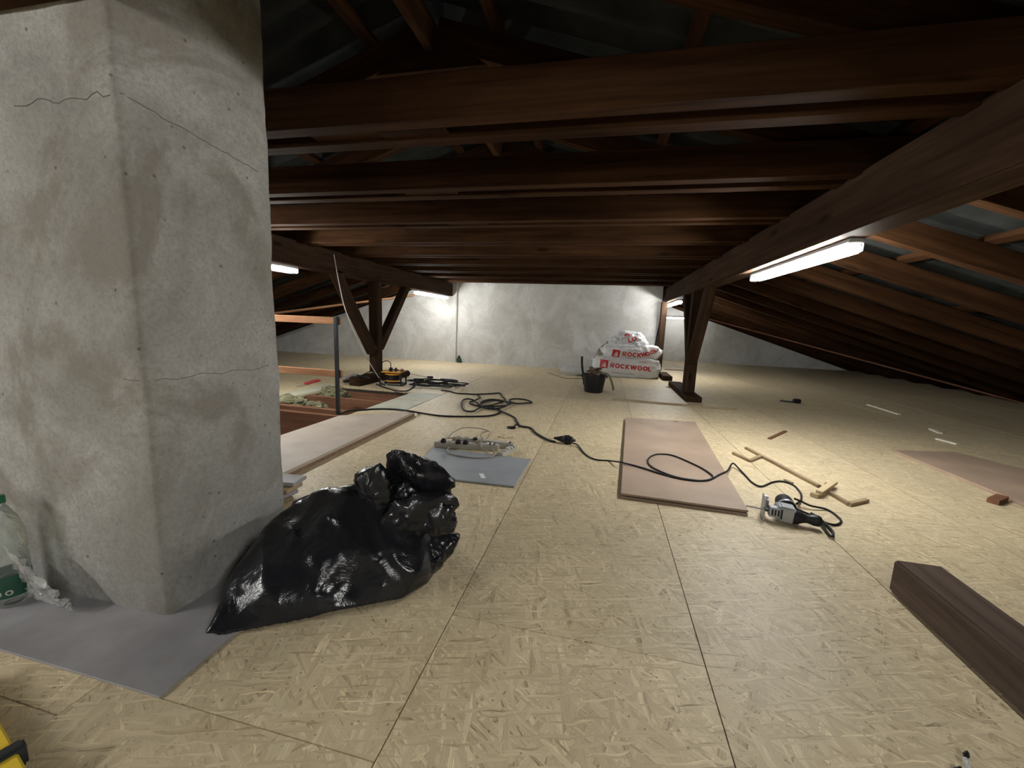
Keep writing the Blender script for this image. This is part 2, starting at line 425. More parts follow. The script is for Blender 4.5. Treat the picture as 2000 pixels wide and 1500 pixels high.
# walls
def wall_poly(xa, xb, n=1):
    pts = [(xa, -.05), (xb, -.05)]
    top = lambda x: RIDGE_Z+.12-SLOPE*abs(x-RIDGE_X)
    pts.append((xb, max(top(xb), 0)))
    if xa < RIDGE_X < xb: pts.append((RIDGE_X, top(RIDGE_X)))
    pts.append((xa, max(top(xa), 0)))
    return pts
tag(obj('wall_back', MB().extrude([(x, BACK, z) for x, z in wall_poly(-3.3, STEPX)], (0, .2, 0)), 'wall'), kind='structure')
tag(obj('wall_back_left', MB().extrude([(x, BACK-.055, z) for x, z in wall_poly(EAVE_L+.3, -3.2)], (0, .25, 0)), 'wall', bevel=.012), kind='structure')
tag(obj('wall_right_bay', MB().extrude([(x, DEEP, z) for x, z in wall_poly(STEPX-.2, EAVE_R+.3)], (0, .2, 0)), 'wall'), kind='structure')
tag(obj('wall_step', MB().box((STEPX-.11, (BACK+DEEP)/2+.12, .85), (.2, DEEP-BACK-.2, 1.72)), 'wall'), kind='structure')
tag(obj('wall_front', MB().extrude([(x, FRONT, z) for x, z in wall_poly(EAVE_L+.3, EAVE_R-.1)], (0, -.2, 0)), 'wall'), kind='structure')

# roof: sheets, battens, rafters, collar beams, purlins, ridge
ceiling = tag(bpy.data.objects.new('ceiling', None), kind='structure'); COL.objects.link(ceiling)
RAF_H, RAF_W = .15, .075
cs = 1/math.sqrt(1+SLOPE*SLOPE); sn = SLOPE*cs
def on_slope(sg, s, n):     # s metres down the slope from the ridge, n metres above the rafters' underside
    return (RIDGE_X + sg*(s*cs + n*sn), RIDGE_Z - s*sn + n*cs)
SLEN = 8.25
K0, K1 = -6, 14
ys = [1.675+.775*k for k in range(K0, K1+1)]
for k, y in enumerate(ys):
    for sg in (-1, 1):
        if y > (DEEP if sg > 0 else BACK): continue
        s0 = .0 if y < BACK-.1 else 2.25/cs
        a = on_slope(sg, s0, RAF_H/2); b = on_slope(sg, SLEN, RAF_H/2)
        n = Vector((sg*sn, 0, cs))
        beam('rafter', (a[0], y, a[1]), (b[0], y, b[1]), RAF_W, RAF_H, 'beam', ceiling, up=n, bevel=.003)
rs = random.Random(3)
for k, y in enumerate(ys):
    if y > BACK-.02: continue
    for sg in (-1, 1):
        yy = y+sg*.075
        x0 = PURL_L-.35; x1 = PURL_R+.35
        if abs(y-.9) < .02:
            yy = y-.0725
            if sg > 0: continue
        beam('collar_beam', (x0, yy, 1.78+rs.uniform(-.004, .004)), (x1, yy, 1.78+rs.uniform(-.004, .004)), .075, .16, 'beam', ceiling, bevel=.003)
    if y > 1.2:
        for x in (-1.35+rs.uniform(-.35, .3), PURL_R+.05, PURL_L-.05)[:1 if y < 5 else 1]:
            beam('spacer_block', (x-.17, y, 1.775), (x+.17, y, 1.775), .07, .13, 'beam', ceiling, bevel=.003)
beam('spacer_block', (-.98, 1.675, 1.768), (-.68, 1.675, 1.768), .07, .13, 'beam', ceiling, bevel=.003)
# ridge tie boards (small gusset under the apex) and ridge board
for y in ys:
    if y > BACK-.2: continue
    obj('ridge_gusset', MB().extrude([(RIDGE_X-.34, y-.065, RIDGE_Z-.145), (RIDGE_X+.34, y-.065, RIDGE_Z-.145), (RIDGE_X+.1, y-.065, RIDGE_Z+.02), (RIDGE_X-.1, y-.065, RIDGE_Z+.02)], (0, .025, 0)), 'beam', ceiling)
beam('ridge_board', (RIDGE_X, FRONT, RIDGE_Z+.03), (RIDGE_X, BACK, RIDGE_Z+.03), .05, .16, 'beam', ceiling)
for sg in (-1, 1):
    ye = DEEP if sg > 0 else BACK
    s = .35
    while s < SLEN:
        p = on_slope(sg, s, RAF_H+.02)
        if s > 2.4 or sg < 0: beam('batten', (p[0], FRONT, p[1]), (p[0], ye, p[1]), .07, .04, 'beam', ceiling, up=(sg*sn, 0, cs), bevel=.002)
        else: beam('batten', (p[0], FRONT, p[1]), (p[0], BACK, p[1]), .07, .04, 'beam', ceiling, up=(sg*sn, 0, cs), bevel=.002)
        s += 1.05
# corrugated sheets
SW, SLN, LAMW = 1.062, 2.4, .177
mb = MB(); NSEG = 48
vs = []; fs = []
for j in range(2):
    for i in range(NSEG+1):
        yv = SW*i/NSEG; vs.append((j*SLN, yv, .026*math.cos(2*PI*yv/LAMW)))
for j in range(2):
    for i in range(NSEG+1):
        yv = SW*i/NSEG; vs.append((j*SLN, yv, .026*math.cos(2*PI*yv/LAMW)+.007))
n1 = NSEG+1
for i in range(NSEG):
    fs += [(i, i+1, n1+i+1, n1+i), (2*n1+i, 3*n1+i, 3*n1+i+1, 2*n1+i+1)]
    fs += [(i, 2*n1+i, 2*n1+i+1, i+1), (n1+i, n1+i+1, 3*n1+i+1, 3*n1+i)]
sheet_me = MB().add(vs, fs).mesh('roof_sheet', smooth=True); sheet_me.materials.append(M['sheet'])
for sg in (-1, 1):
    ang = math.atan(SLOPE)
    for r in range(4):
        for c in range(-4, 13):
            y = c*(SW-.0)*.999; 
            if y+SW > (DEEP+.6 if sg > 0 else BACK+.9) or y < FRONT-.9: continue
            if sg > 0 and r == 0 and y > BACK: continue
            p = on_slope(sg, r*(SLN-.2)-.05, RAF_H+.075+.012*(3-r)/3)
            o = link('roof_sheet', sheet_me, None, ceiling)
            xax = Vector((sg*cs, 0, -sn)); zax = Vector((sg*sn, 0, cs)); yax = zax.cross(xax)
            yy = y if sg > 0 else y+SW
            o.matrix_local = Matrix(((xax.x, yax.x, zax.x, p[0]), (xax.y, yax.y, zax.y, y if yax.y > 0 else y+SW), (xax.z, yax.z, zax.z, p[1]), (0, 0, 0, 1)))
# purlins
for x, ye in ((PURL_R, DEEP), (PURL_L, BACK-.1)):
    me_y = [FRONT, ye]
    beam('purlin', (x, FRONT, 1.585), (x, ye, 1.585), .16, .27, 'oldbeam', ceiling, bevel=.008)
# diagonal wind braces under the rafters
for sg, a, b in ((1, (1385, 622), (2000, 787)), (-1, (540, 610), (815, 575))):
    p, q = RP(*a, sg), RP(*b, sg); d = (q-p).normalized()
    nrm = Vector((sg*sn, 0, cs)); p = p-d*.35-nrm*.014; q = q+d*(.25 if sg > 0 else .0)-nrm*.014
    if sg < 0: p = p-d*2.0+d*.35
    beam('wind_brace', p, q, .09, .024, 'joist' if sg > 0 else 'rail', ceiling, up=nrm, bevel=.002)

# ================================================================== THINGS
# chimney ---------------------------------------------------------------
def chimney():
    x0, x1, y0, y1, zt = -2.25, -1.25, .872, 1.362, 2.95
    bm = bmesh.new(); bmesh.ops.create_cube(bm, size=1)
    for v in bm.verts: v.co = Vector(((x0+x1)/2+v.co.x*(x1-x0), (y0+y1)/2+v.co.y*(y1-y0), (zt-.1)/2+v.co.z*(zt+.1)))
    me = bpy.data.meshes.new('c'); bm.to_mesh(me); bm.free()
    me = remesh(me, .017, 2, .5)
    def fn(p, n):
        d = .007*noise.noise(p*2.3) + .004*noise.noise(p*7) + .0016*noise.noise(p*26)
        e = max(0, .018-(x1-p.x)) + max(0, .018-(p.y-y0))
        return d - .25*e*abs(noise.noise(Vector((0, 0, p.z*9))))
    displace(me, fn, 0.0)
    t = thing('chimney', 'broad grey cement-rendered chimney stack rising through the attic', 'chimney', (-1.75, 1.117, 0))
    o = link('stack', me, 'plaster', t, (1.75, -1.117, 0))
    bv = BVHTree.FromPolygons([v.co for v in me.vertices], [p.vertices for p in me.polygons])
    def crack(path, r):
        pts = []
        for (u, z) in path:          # u < 0: along the front face, u > 0: along the right face
            z += .006*noise.noise(Vector((u*40, z*9, 0)))
            if u < 0: h = bv.ray_cast(Vector((x1+u, y0-.3, z)), Vector((0, 1, 0)))
            else: h = bv.ray_cast(Vector((x1+.3, y0+u, z)), Vector((-1, 0, 0)))
            if h[0] is not None: pts.append(h[0])
        obj('crack', MB().tube(pts, r, 5), 'mortar', o)
    crack([(-.36+.02*k, 1.478+.022*noise.noise(Vector((k*.31, 2.2, 0)))+.008*noise.noise(Vector((k*1.1, 5, 0)))) for k in range(18)]+[(.012+.02*k, 1.487-.002*k) for k in range(22)], .0014)
    crack([(-.08+.02*k, .742) for k in range(4)]+[(.012+.02*k, .742+.004*math.sin(k)) for k in range(22)], .001)
    return t
chimney()
# grey sheet the chimney stands on
tag(obj('cement_sheet', MB().prism([(-2.28, .66), (-1.0, .66), (-1.0, 1.36), (-1.268, 1.36), (-1.268, .888), (-2.28, .888)], .0006, .007), 'greyboard', bevel=.001),
    'grey cement sheet lying round the foot of the chimney', 'sheet')

# posts ------------------------------------------------------------------
def post(name, label, x, y, foot, braces, w=.145, top=1.45, fh=.075, fw=.2, taper=False):
    t = thing(name, label, 'post', (x, y, 0))
    beam('upright', (x, y, fh), (x, y, top), w, w, 'oldbeam', t, up=(0, 1, 0), bevel=.012)
    if foot: beam('foot_beam', (foot[2], foot[0], fh/2), (foot[2], foot[1], fh/2), fw, fh, 'oldbeam', t, bevel=.008)
    for (ya, za, yb, zb) in braces:
        d = Vector((0, yb-ya, zb-za)).normalized()
        beam('brace', Vector((x, ya, za)), Vector((x, yb, zb)), .12, .13, 'oldbeam', t, up=(0, d.z, -d.y), bevel=.012)
    return t
post('timber_post', 'dark timber post with two slanting braces right of the white sacks', 1.21, 6.02, (5.6, 7.1, 1.21),
     ((5.98, .5, 5.33, 1.5), (6.06, .5, 6.75, 1.5)))
post('timber_post', 'dark timber post with two slanting braces behind the yellow cable reel', -3.34, 5.52, (4.84, 5.95, -3.26),
     ((5.42, .42, 4.58, 1.5), (5.6, .48, 6.5, 1.5)), fh=.115, fw=.17)
post('timber_post', 'narrow brown timber post against the end of the back wall', 1.115, 8.53, (7.72, 8.44, 1.185), (), w=.115, fh=.085, fw=.17)

# lamps ------------------------------------------------------------------
def lamp(label, x, y0, y1, z, axis='Y', tube='tube'):
    L = y1-y0
    if axis == 'Y': t = thing('tube_lamp', label, 'lamp', (x, (y0+y1)/2, z), PI/2, 'tube lamps under the purlins')
    else: t = thing('tube_lamp', label, 'lamp', (x, y0, z), 0, 'tube lamps under the purlins'); L = y1
    obj('housing', MB().box((0, 0, 0), (L, .07, .025)), 'housing', t, bevel=.005)
    for s in (-1, 1):
        obj('end_cap', MB().box((s*(L/2-.012), 0, -.033), (.024, .068, .05)), 'cover', t, bevel=.006)
    obj('tube', MB().tube([(-L/2+.035, 0, -.04), (L/2-.035, 0, -.04)], .0155, 10), tube, t, smooth=True)
    prof = [(-.03, -.013), (-.034, -.04), (-.026, -.062), (0, -.07), (.026, -.062), (.034, -.04), (.03, -.013)]
    vs = [(s*(L/2-.025), a, b) for s in (-1, 1) for a, b in prof]; n = len(prof)
    obj('cover', MB().add(vs, [(i, i+1, n+i+1, n+i) for i in range(n-1)]), 'cover', t, smooth=True)
    return t
ZL = 1.437
lamp('lit tube lamp under the right purlin, nearest and longest in view', PURL_R+.035, 2.52, 4.01, ZL)
lamp('lit tube lamp half hidden by the dark braced post at right', PURL_R+.04, 7.6, 9.09, ZL, tube='tube_weak')
lamp('lit tube lamp under the left purlin, partly behind the chimney', PURL_L+.02, 2.44, 3.93, ZL)
lamp('lit tube lamp under the left purlin, close to the back wall', PURL_L+.02, 6.85, 8.34, ZL, tube='tube_weak')
lamp('lit tube lamp set crosswise low on the wall of the deep bay', 2.0, DEEP-.5, 1.2, 1.27, 'X', 'tube_faint')
lamp('lit tube lamp under the right purlin behind the viewer', PURL_R+.02, -1.6, -.11, ZL, tube='tube_dim')
lamp('lit tube lamp under the left purlin behind the viewer', PURL_L+.02, -1.6, -.11, ZL, tube='tube_strong')

# sheets and boards on the floor ------------------------------------------
def slab(name, corners, z0, z1, mat, label, cat='board', bevel=.0015, group=None):
    return tag(obj(name, MB().prism([(c[0], c[1]) for c in corners], z0, z1), mat, bevel=bevel), label, cat, group)
# central brown chipboard, tongue-and-groove edges: two skins and a recessed core
tc = [F(1213, 963, .03), F(1222, 815, .03), F(1358, 824, .03), F(1462, 997, .03)]
t = thing('chipboard_panel', 'brown chipboard panel lying in the middle of the floor under a thin cable', 'board', (tc[0].x, tc[0].y, 0))
cen = sum(tc, Vector())/4; o_ = Vector((-tc[0].x, -tc[0].y, 0))
for nm, a, b, k, m in (('lower_face', .0, .011, 1.0, 'chip'), ('core', .011, .019, .985, 'chipedge'), ('upper_face', .019, .03, 1.0, 'chip')):
    obj(nm, MB().prism([(cen.x+(c.x-cen.x)*k, cen.y+(c.y-cen.y)*k) for c in tc], a, b), m, t, o_, bevel=.001)
obj('loose_flake', MB().box((.76, 4.2, .031), (.05, .014, .002), .4), 'chipedge', t, o_)
# right-hand chipboard
slab('chipboard_panel', [F(1745, 884), F(2003, 992), (2.95, 2.6, 0), (3.15, 3.55, 0), F(1862, 887)], 0, .022, 'chip', 'brown chipboard panel by the low eaves at far right')
# long chipboard at the stair opening, double thickness
lb = [F(810, 804, .042), F(664, 811, .042), (-2.32, 1.42, 0), (-1.73, 1.42, 0)]
t = thing('chipboard_panel', 'long pale chipboard beside the stair opening behind the chimney', 'board', (-2, 2.4, 0))
for a, b, k in ((0, .021, 1.0), (.021, .042, .992)):
    cx, cyy = -2.03, 2.4
    obj('layer', MB().prism([(cx+(c[0]-cx)*k, cyy+(c[1]-cyy)*k) for c in lb], a, b), 'chip_pale' if a else 'chipedge', t, (2, -2.4, 0), bevel=.001)
# blue-grey plate
gp = [F(845, 877), F(1037, 900), F(1004, 953), F(872, 938), F(800, 925)]
slab('grey_plate', gp, 0, .012, 'slab2', 'blue-grey plate on the floor beyond the black bag', 'plate')
slab('paper_card', [F(935, 925, .012), F(944, 925, .012), F(949, 934, .012), F(940, 934, .012)], .0122, .0132, 'paper', 'small white card lying on the blue-grey plate', 'card', 0)
# dark heavy timber, bottom right
t0 = F(1737, 1150); 
tb = thing('timber_offcut', 'heavy dark brown squared timber lying in the near right corner', 'timber', (1.2, 1.0, 0))
bo = beam('beam', (1.128+.072, 1.695, .062), (1.118+.072, -.2, .062), .15, .124, 'dusty', tb, bevel=.007)
# stacked boards behind the bag
for k in range(4):
    c = Vector((-1.66, 1.66+.02*k, .012+.022*k))
    tag(obj('short_board', MB().box((0, 0, 0), (.32, .11, .02)), 'greyboard' if k % 2 else 'tan', None, c, (0, 0, .12*k-.25), bevel=.002),
        ['bottom', 'second', 'third', 'topmost'][k]+' board of the little stack behind the black bag', 'board', 'little boards behind the bag')

# offcuts -------------------------------------------------------------------
def strip(a, b, label, mat='osb_cut', wid=.026, hei=.02, z=0.0, name='wood_strip', tilt=0.0):
    p, q = F(*a), F(*b); p.z = z+hei/2; q.z = z+hei/2+tilt
    o = beam(name, p, q, wid, hei, mat, bevel=.0015)
    return tag(o, label, 'offcut', 'wood offcuts on the floor')
strip((1197, 781), (1440, 801), 'long thin wooden strip lying in front of the right post', 'tan', .035, .018)
strip((1432, 887), (1466, 903), 'short sawn strip touching the upper end of the long offcut', 'tan')
strip((1466, 902), (1485, 894), 'tiny angled offcut joining two strips right of the brown panel', 'tan')
strip((1457, 877), (1600, 953), 'long sawn strip slanting between brown panel and jigsaw', 'tan')
strip((1583, 968), (1599, 973), 'small block offcut at the lower end of the long strip', 'pale', .03, .024)
strip((1598, 972), (1628, 951), 'short raised offcut resting across the broken strip end', 'pale', .035, .02, .022)
strip((1615, 963), (1658, 988), 'sawn strip leading down to the corner offcut right of the jigsaw', 'tan', .024)
strip((1658, 988), (1693, 980), 'rightmost short offcut ending the broken strip by the jigsaw', 'tan', .024)
strip((1532, 938), (1548, 945), 'tiny chip of wood beside the cable above the jigsaw', 'tan', .02, .01)
strip((1502, 858), (1534, 843), 'short dark strip lying alone beyond the long offcut', 'joist', .03, .01)
strip((1695, 791), (1756, 810), 'long white strip on the dim floor near the eaves', 'whitestrip', .035, .012)
strip((1818, 839), (1836, 847), 'shortest white strip on the dim floor at right', 'whitestrip', .04, .012)
strip((1830, 858), (1871, 869), 'white strip nearest the right chipboard panel', 'whitestrip', .04, .012)
strip((1938, 984), (1957, 976), 'small reddish wood block at the edge of the right chipboard', 'joist', .05, .03)
strip((1070, 729), (1105, 740), 'thin strip on the floor left of the bucket, slanting part', 'tan', .03, .014)
strip((1105, 740), (1140, 740), 'thin strip on the floor directly left of the bucket', 'tan', .03, .014)
strip((1302, 756), (1312, 758), 'tiny dark sliver beside the foot of the right post', 'joist', .03, .01)
strip((1298, 722), (1334, 724), 'thin dark lath on the floor between the two right posts', 'joist', .03, .014)
# wood chips scattered near the strips
for k, (a, b) in enumerate((((1598, 945), (1604, 952)), ((1606, 955), (1614, 944)), ((982, 857), (1003, 855)), ((972, 853), (984, 855)))):
    strip(a, b, ['curled wood chip standing by the end of the long strip', 'dark curled shaving just above the jigsaw offcuts', 'pale splinter right of the power strip', 'pale sliver touching the splinter by the power strip'][k], 'pale' if k != 1 else 'joist', .012, .006, name='wood_chip')

# dark little screwdriver-like tool on the right
p, q = F(1523, 784), F(1548, 787); t = thing('hand_tool', 'small dark hand tool lying on the floor beyond the right post', 'tool', (p.x, p.y, 0))
o_ = Vector((-p.x, -p.y, 0))
obj('shank', MB().tube([p+Vector((0, 0, .012)), q+Vector((0, 0, .012))], .011, 8), 'steel', t, o_)
obj('head', MB().lathe([(0.001, -.05), (.03, -.045), (.034, 0), (.028, .04), (.001, .045)], 12, q+Vector((.05, 0, .03)), 'X'), 'blackplastic', t, o_, smooth=True)

# black bin bag ----------------------------------------------------------------
def bin_bag():
    t = thing('garbage_bag', 'shiny black tied garbage bag slumped against the chimney', 'bag', (-.85, 1.2, 0))
    o_ = (.85, -1.2, 0)
    P = [(-1.075, .83, .010), (-1.07, .845, .03), (-1.03, .85, .008), (-.90, .965, .009), (-.60, 1.125, .009), (-.545, 1.235, .009), (-.57, 1.19, .10),
         (-.54, 1.5, .009), (-.62, 1.6, .009), (-.75, 1.64, .05), (-1.15, 1.5, .009), (-1.2, 1.3, .009), (-1.12, 1.05, .009),
         (-.80, 1.10, .165), (-.70, 1.16, .175), (-.97, 1.03, .12), (-.61, 1.2, .15), (-.98, 1.24, .27), (-.86, 1.25, .29), (-.7, 1.27, .265), (-.58, 1.27, .19), (-.62, 1.45, .16), (-.9, 1.5, .2)]
    P += [AY(432, 1185, .93), AY(470, 1120, 1.01), AY(514, 1050, 1.10), AY(548, 1003, 1.18), AY(585, 975, 1.25), AY(640, 955, 1.27)]
    me = hull_mesh(P, .0085, 5, .5)
    d0 = Vector((.6, .5, -.4)).normalized()
    def fn(p, n):
        s = min(1, max(0, (p.z-.012)/.05))
        big = .022*noise.noise(p*4.0)
        pull = .016*crease(Vector((p.x*1.1+p.z*1.3, p.y*1.6-p.z*1.2, p.z*.5)), 4.2, 3.1)
        fine = .006*crease(Vector((p.x+p.z, p.y, p.z*.6)), 10, 1.7)+.0016*crease(p, 30, 5.0)
        return s*(big+pull+fine)-.006*s
    displace(me, fn, .008)
    link('sack', me, 'bin', t, o_)
    # flat corner tips of the bag
    def tip(pts, vox, amp, seed, flat):
        m2 = hull_mesh(pts, vox, 2, .5)
        displace(m2, lambda p, n: amp*crease(p, 17, seed)+amp*.6*crease(p, 38, seed+2)+amp*.25*crease(p, 80, seed), .008)
        return m2
    link('corner_tip', tip([(-.56, 1.22, .05), (-.55, 1.3, .012), (-.57, 1.45, .012), (-.485, 1.37, .13), (-.50, 1.34, .085), (-.6, 1.3, .15), (-.62, 1.4, .13), (-.49, 1.39, .125)], .006, .006, 2.0, 1), 'bin', t, o_)
    # gathered, knotted neck: crumpled lobes of film
    def lobe(px, y, dy, seed, amp=.34):
        pts = []
        for (a, b) in px:
            pts.append(AY(a, b, y-dy)); pts.append(AY(a, b, y+dy))
        pts.append(AY(sum(a for a, b in px)/len(px), sum(b for a, b in px)/len(px), y-dy*2.0))
        h = bmesh.new()
        for p in pts: h.verts.new(p)
        bmesh.ops.convex_hull(h, input=h.verts); bv = BVHTree.FromBMesh(h); h.free()
        c = sum(pts, Vector())/len(pts); rr = random.Random(int(seed*10))
        m = bmesh.new(); bmesh.ops.create_icosphere(m, subdivisions=4, radius=1)
        rm = Matrix.Rotation(seed*1.3, 3, 'Y') @ Matrix.Rotation(seed*.7, 3, 'X')
        for v in m.verts:
            d = v.co.normalized(); hit = bv.ray_cast(c+d*.5, -d)
            r_ = (hit[0]-c).length if hit[0] is not None else .03
            e = rm @ d; e = Vector((e.x*.45, e.y*1.5, e.z))
            k = 1.08+amp*(.6*crease(e, 1.7, seed)+.3*crease(e, 3.6, seed+3)+.12*crease(d, 7, seed))+rr.uniform(-.008, .008)-amp*.15
            v.co = c+d*r_*k
        m2 = bpy.data.meshes.new('gathered_neck'); m.to_mesh(m2); m.free()
        for p in m2.polygons: p.use_smooth = True
        m2.set_sharp_from_angle(angle=math.radians(50))
        return link('gathered_neck', m2, 'bin', t, o_)
    lobe(((766, 897), (778, 887), (800, 893), (845, 908), (872, 935), (868, 958), (830, 968), (800, 950), (768, 945)), 1.34, .025, 4.0)
    lobe(((697, 938), (712, 925), (740, 918), (752, 928), (757, 975), (745, 1020), (722, 1005), (706, 972)), 1.27, .022, 6.0)
    lobe(((738, 1030), (752, 1005), (775, 985), (820, 968), (868, 962), (880, 990), (840, 1030), (800, 1045), (750, 1045)), 1.25, .03, 8.0)
    lobe(((830, 1005), (862, 985), (878, 990), (886, 1018), (880, 1035), (848, 1042), (832, 1030)), 1.24, .03, 9.5)
    lobe(((752, 980), (770, 950), (800, 945), (820, 975), (790, 1000)), 1.31, .03, 11.0)
    # rim fold lying along the top
    lobe(((560, 985), (620, 962), (690, 946), (712, 955), (705, 972), (600, 985)), 1.30, .02, 13.0, .12)
    # band knotted round the neck
    return t
bin_bag()

# PET bottle and film at the left edge -------------------------------------------
bx, by = -1.775, .80
t = thing('plastic_bottle', 'clear plastic bottle with green label and cap at the left edge', 'bottle', (bx, by, .007))
prof = [(.022, 0), (.04, .004), (.046, .02), (.046, .075), (.043, .08), (.046, .085), (.046, .15), (.042, .165), (.046, .18), (.046, .23), (.036, .275), (.02, .31), (.0135, .325), (.0135, .345)]
obj('body', MB().lathe(prof, 28), 'pet', t, smooth=True)
lab_ = obj('label', MB().lathe([(.0465, .035), (.0468, .04), (.0468, .10), (.0465, .105)], 28, cap=False), 'green', t, smooth=True)
for k in range(5):
    a = -1.0+.5*k
    lo = obj('label_dot', MB().lathe([(.0005, 0), (.0085, .0001), (.0085, .0006), (.0005, .0007)], 12, axis='Y'), 'greyplastic', lab_, (.0472*math.sin(a), -.0472*math.cos(a), .053), (0, 0, a))
    obj('label_dot_hole', MB().lathe([(.0005, 0), (.0045, .0001), (.0045, .0006), (.0005, .0007)], 10, axis='Y'), 'green', lab_, (.0480*math.sin(a), -.0480*math.cos(a), .053), (0, 0, a))
obj('cap', MB().lathe([(.0155, .332), (.0155, .352), (.013, .355), (.001, .355)], 20), 'greencap', t, smooth=True)
bm = bmesh.new(); bmesh.ops.create_grid(bm, x_segments=40, y_segments=30, size=.5)
for v in bm.verts:
    x, y = v.co.x+.5, v.co.y+.5
    base = Vector((-1.74+.19*x, .845-.03*y, .012+.20*y*(1-.75*x)))
    base += Vector((.012*crease(Vector((x, y, 0)), 5), -.02-.02*crease(Vector((x*1.3, y*.7, 1)), 4), .012*crease(Vector((x, y, 3)), 6)))
    base.y = min(base.y, .85); base.z = max(base.z, .008); v.co = base
me = bpy.data.meshes.new('plastic_wrapper'); bm.to_mesh(me); bm.free()
for p in me.polygons: p.use_smooth = True
tag(link('plastic_wrapper', me, 'film'), 'crumpled clear plastic wrapper leaning on the chimney beside the bottle', 'wrapper')

# yellow case at the lower left corner --------------------------------------------
t = thing('tool_case', 'yellow metal case with dark grey clip, cut off in the lower left corner', 'case', (-1.12, .40, 0))
e0, e1 = F(-10, 1392, .06), F(60, 1512, .06)
d = (e1-e0).normalized(); nrm = Vector((-d.y, d.x, 0)); nrm = nrm if nrm.x < 0 else -nrm
c0 = e0-d*.25; c1 = e1+d*.25
o_ = Vector((1.12, -.40, 0))
poly = [c0, c1, c1+nrm*.12, c0+nrm*.12]
obj('body', MB().prism([(p.x, p.y) for p in poly], 0, .06), 'yellow', t, o_, bevel=.004)
m_ = F(14, 1470, .066)
obj('clip', MB().box((m_.x-.004, m_.y, .045), (.05, .028, .05), math.atan2(nrm.y, nrm.x)), 'steel', t, o_, bevel=.005)

# railing at the stair opening --------------------------------------------------
t = thing('stair_railing', 'stair railing of two planed boards on a black steel post', 'railing', (-2.45, 3.38, 0))
o_ = (2.45, -3.38, 0)
beam('steel_post', (-2.455, 3.375, -.2), (-2.455, 3.375, .935), .03, .03, 'steel', t, up=(0, 1, 0), bevel=.002)
for z in (.893, .388):
    beam('rail', (-4.1, 3.41, z), (-2.425, 3.41, z), .024, .066, 'rail', t, bevel=.003)
    obj('bracket', MB().box((-2.455, 3.394, z), (.04, .012, .08)), 'steel', t, o_)

# mineral wool in the open floor ---------------------------------------------------
def wool(label, c, sz, seed):
    bm = bmesh.new(); bmesh.ops.create_icosphere(bm, subdivisions=4, radius=1)
    for v in bm.verts:
        n = v.co.copy(); k = 1+.32*noise.noise(n*1.6+Vector((seed, 0, 0)))+.22*noise.noise(n*4+Vector((seed, 2, 0)))+.12*noise.noise(n*11)
        v.co = Vector((n.x*sz[0]*k, n.y*sz[1]*k, n.z*sz[2]*k))
    me = bpy.data.meshes.new('mineral_wool'); bm.to_mesh(me); bm.free()
    return tag(link('mineral_wool', me, 'wool', None, c), label, 'insulation', 'mineral wool in the open floor')
wool('tuft of yellow-green mineral wool by the nearest open joist', (-3.42, 3.82, -.05), (.22, .12, .08), 1)
wool('torn clump of mineral wool hanging into the open bay', (-3.1, 3.86, -.09), (.13, .08, .07), 5)
wool('clump of grey mineral wool under the foot of the left post', (-3.36, 4.5, -.09), (.2, .24, .12), 9)
slab('board_strip', [(-3.62, 3.4), (-3.4, 3.4), (-3.4, 4.75), (-3.62, 4.75)], .0, .012, 'chip_green', 'pale board strip lying along the left side of the open bay', 'board')

# red-handled tool
p, q = F(597, 752), F(613, 747); t = thing('hand_tool', 'red-handled tool lying on the floor behind the railing', 'tool', (p.x, p.y, 0)); o_ = (-p.x, -p.y, 0)
beam('handle', p+Vector((0, 0, .02)), q+Vector((0, 0, .02)), .05, .03, 'redtool', t, bevel=.008)
beam('grip', q+Vector((0, 0, .02)), F(624, 745)+Vector((0, 0, .02)), .06, .025, 'redtool', t, bevel=.008)
beam('blade', p+Vector((0, 0, .012)), F(580, 757)+Vector((0, 0, .012)), .012, .006, 'silver', t, bevel=.001)

# bits lying on the left foot beam
for k, (a, b, w_, lab) in enumerate((((672, 742), (690, 736), .05, 'dusty pale scrap lying at the end of the left foot beam'), ((671, 748), (682, 747), .05, 'dark block tucked against the end of the left foot beam'))):
    p, q = F(*a, .02), F(*b, .02)
    tag(beam('wood_scrap', p+Vector((0, 0, .02)), q+Vector((0, 0, .02)), w_, .035, 'greyboard' if k == 0 else 'steel', bevel=.004), lab, 'scrap')
p, q = F(698, 733, .13), F(722, 738, .13)
t = thing('chisel', 'slim dark tool lying across the left foot beam', 'tool', (p.x, p.y, .12)); o_ = (-p.x, -p.y, -.12)
obj('blade', MB().tube([p, q], .012, 8), 'steel', t, o_); obj('grip', MB().tube([p-(q-p)*.35, p], .018, 8), 'greyboard', t, o_)
# rolled pipe end behind the reel
p, q = F(768, 733, .055), F(797, 729, .055)
tag(obj('wood_log', MB().tube([p, p.lerp(q, .96), q], [.05, .052, .045], 16), 'oldbeam', smooth=True), 'short round brown log lying behind the cable reel', 'log')

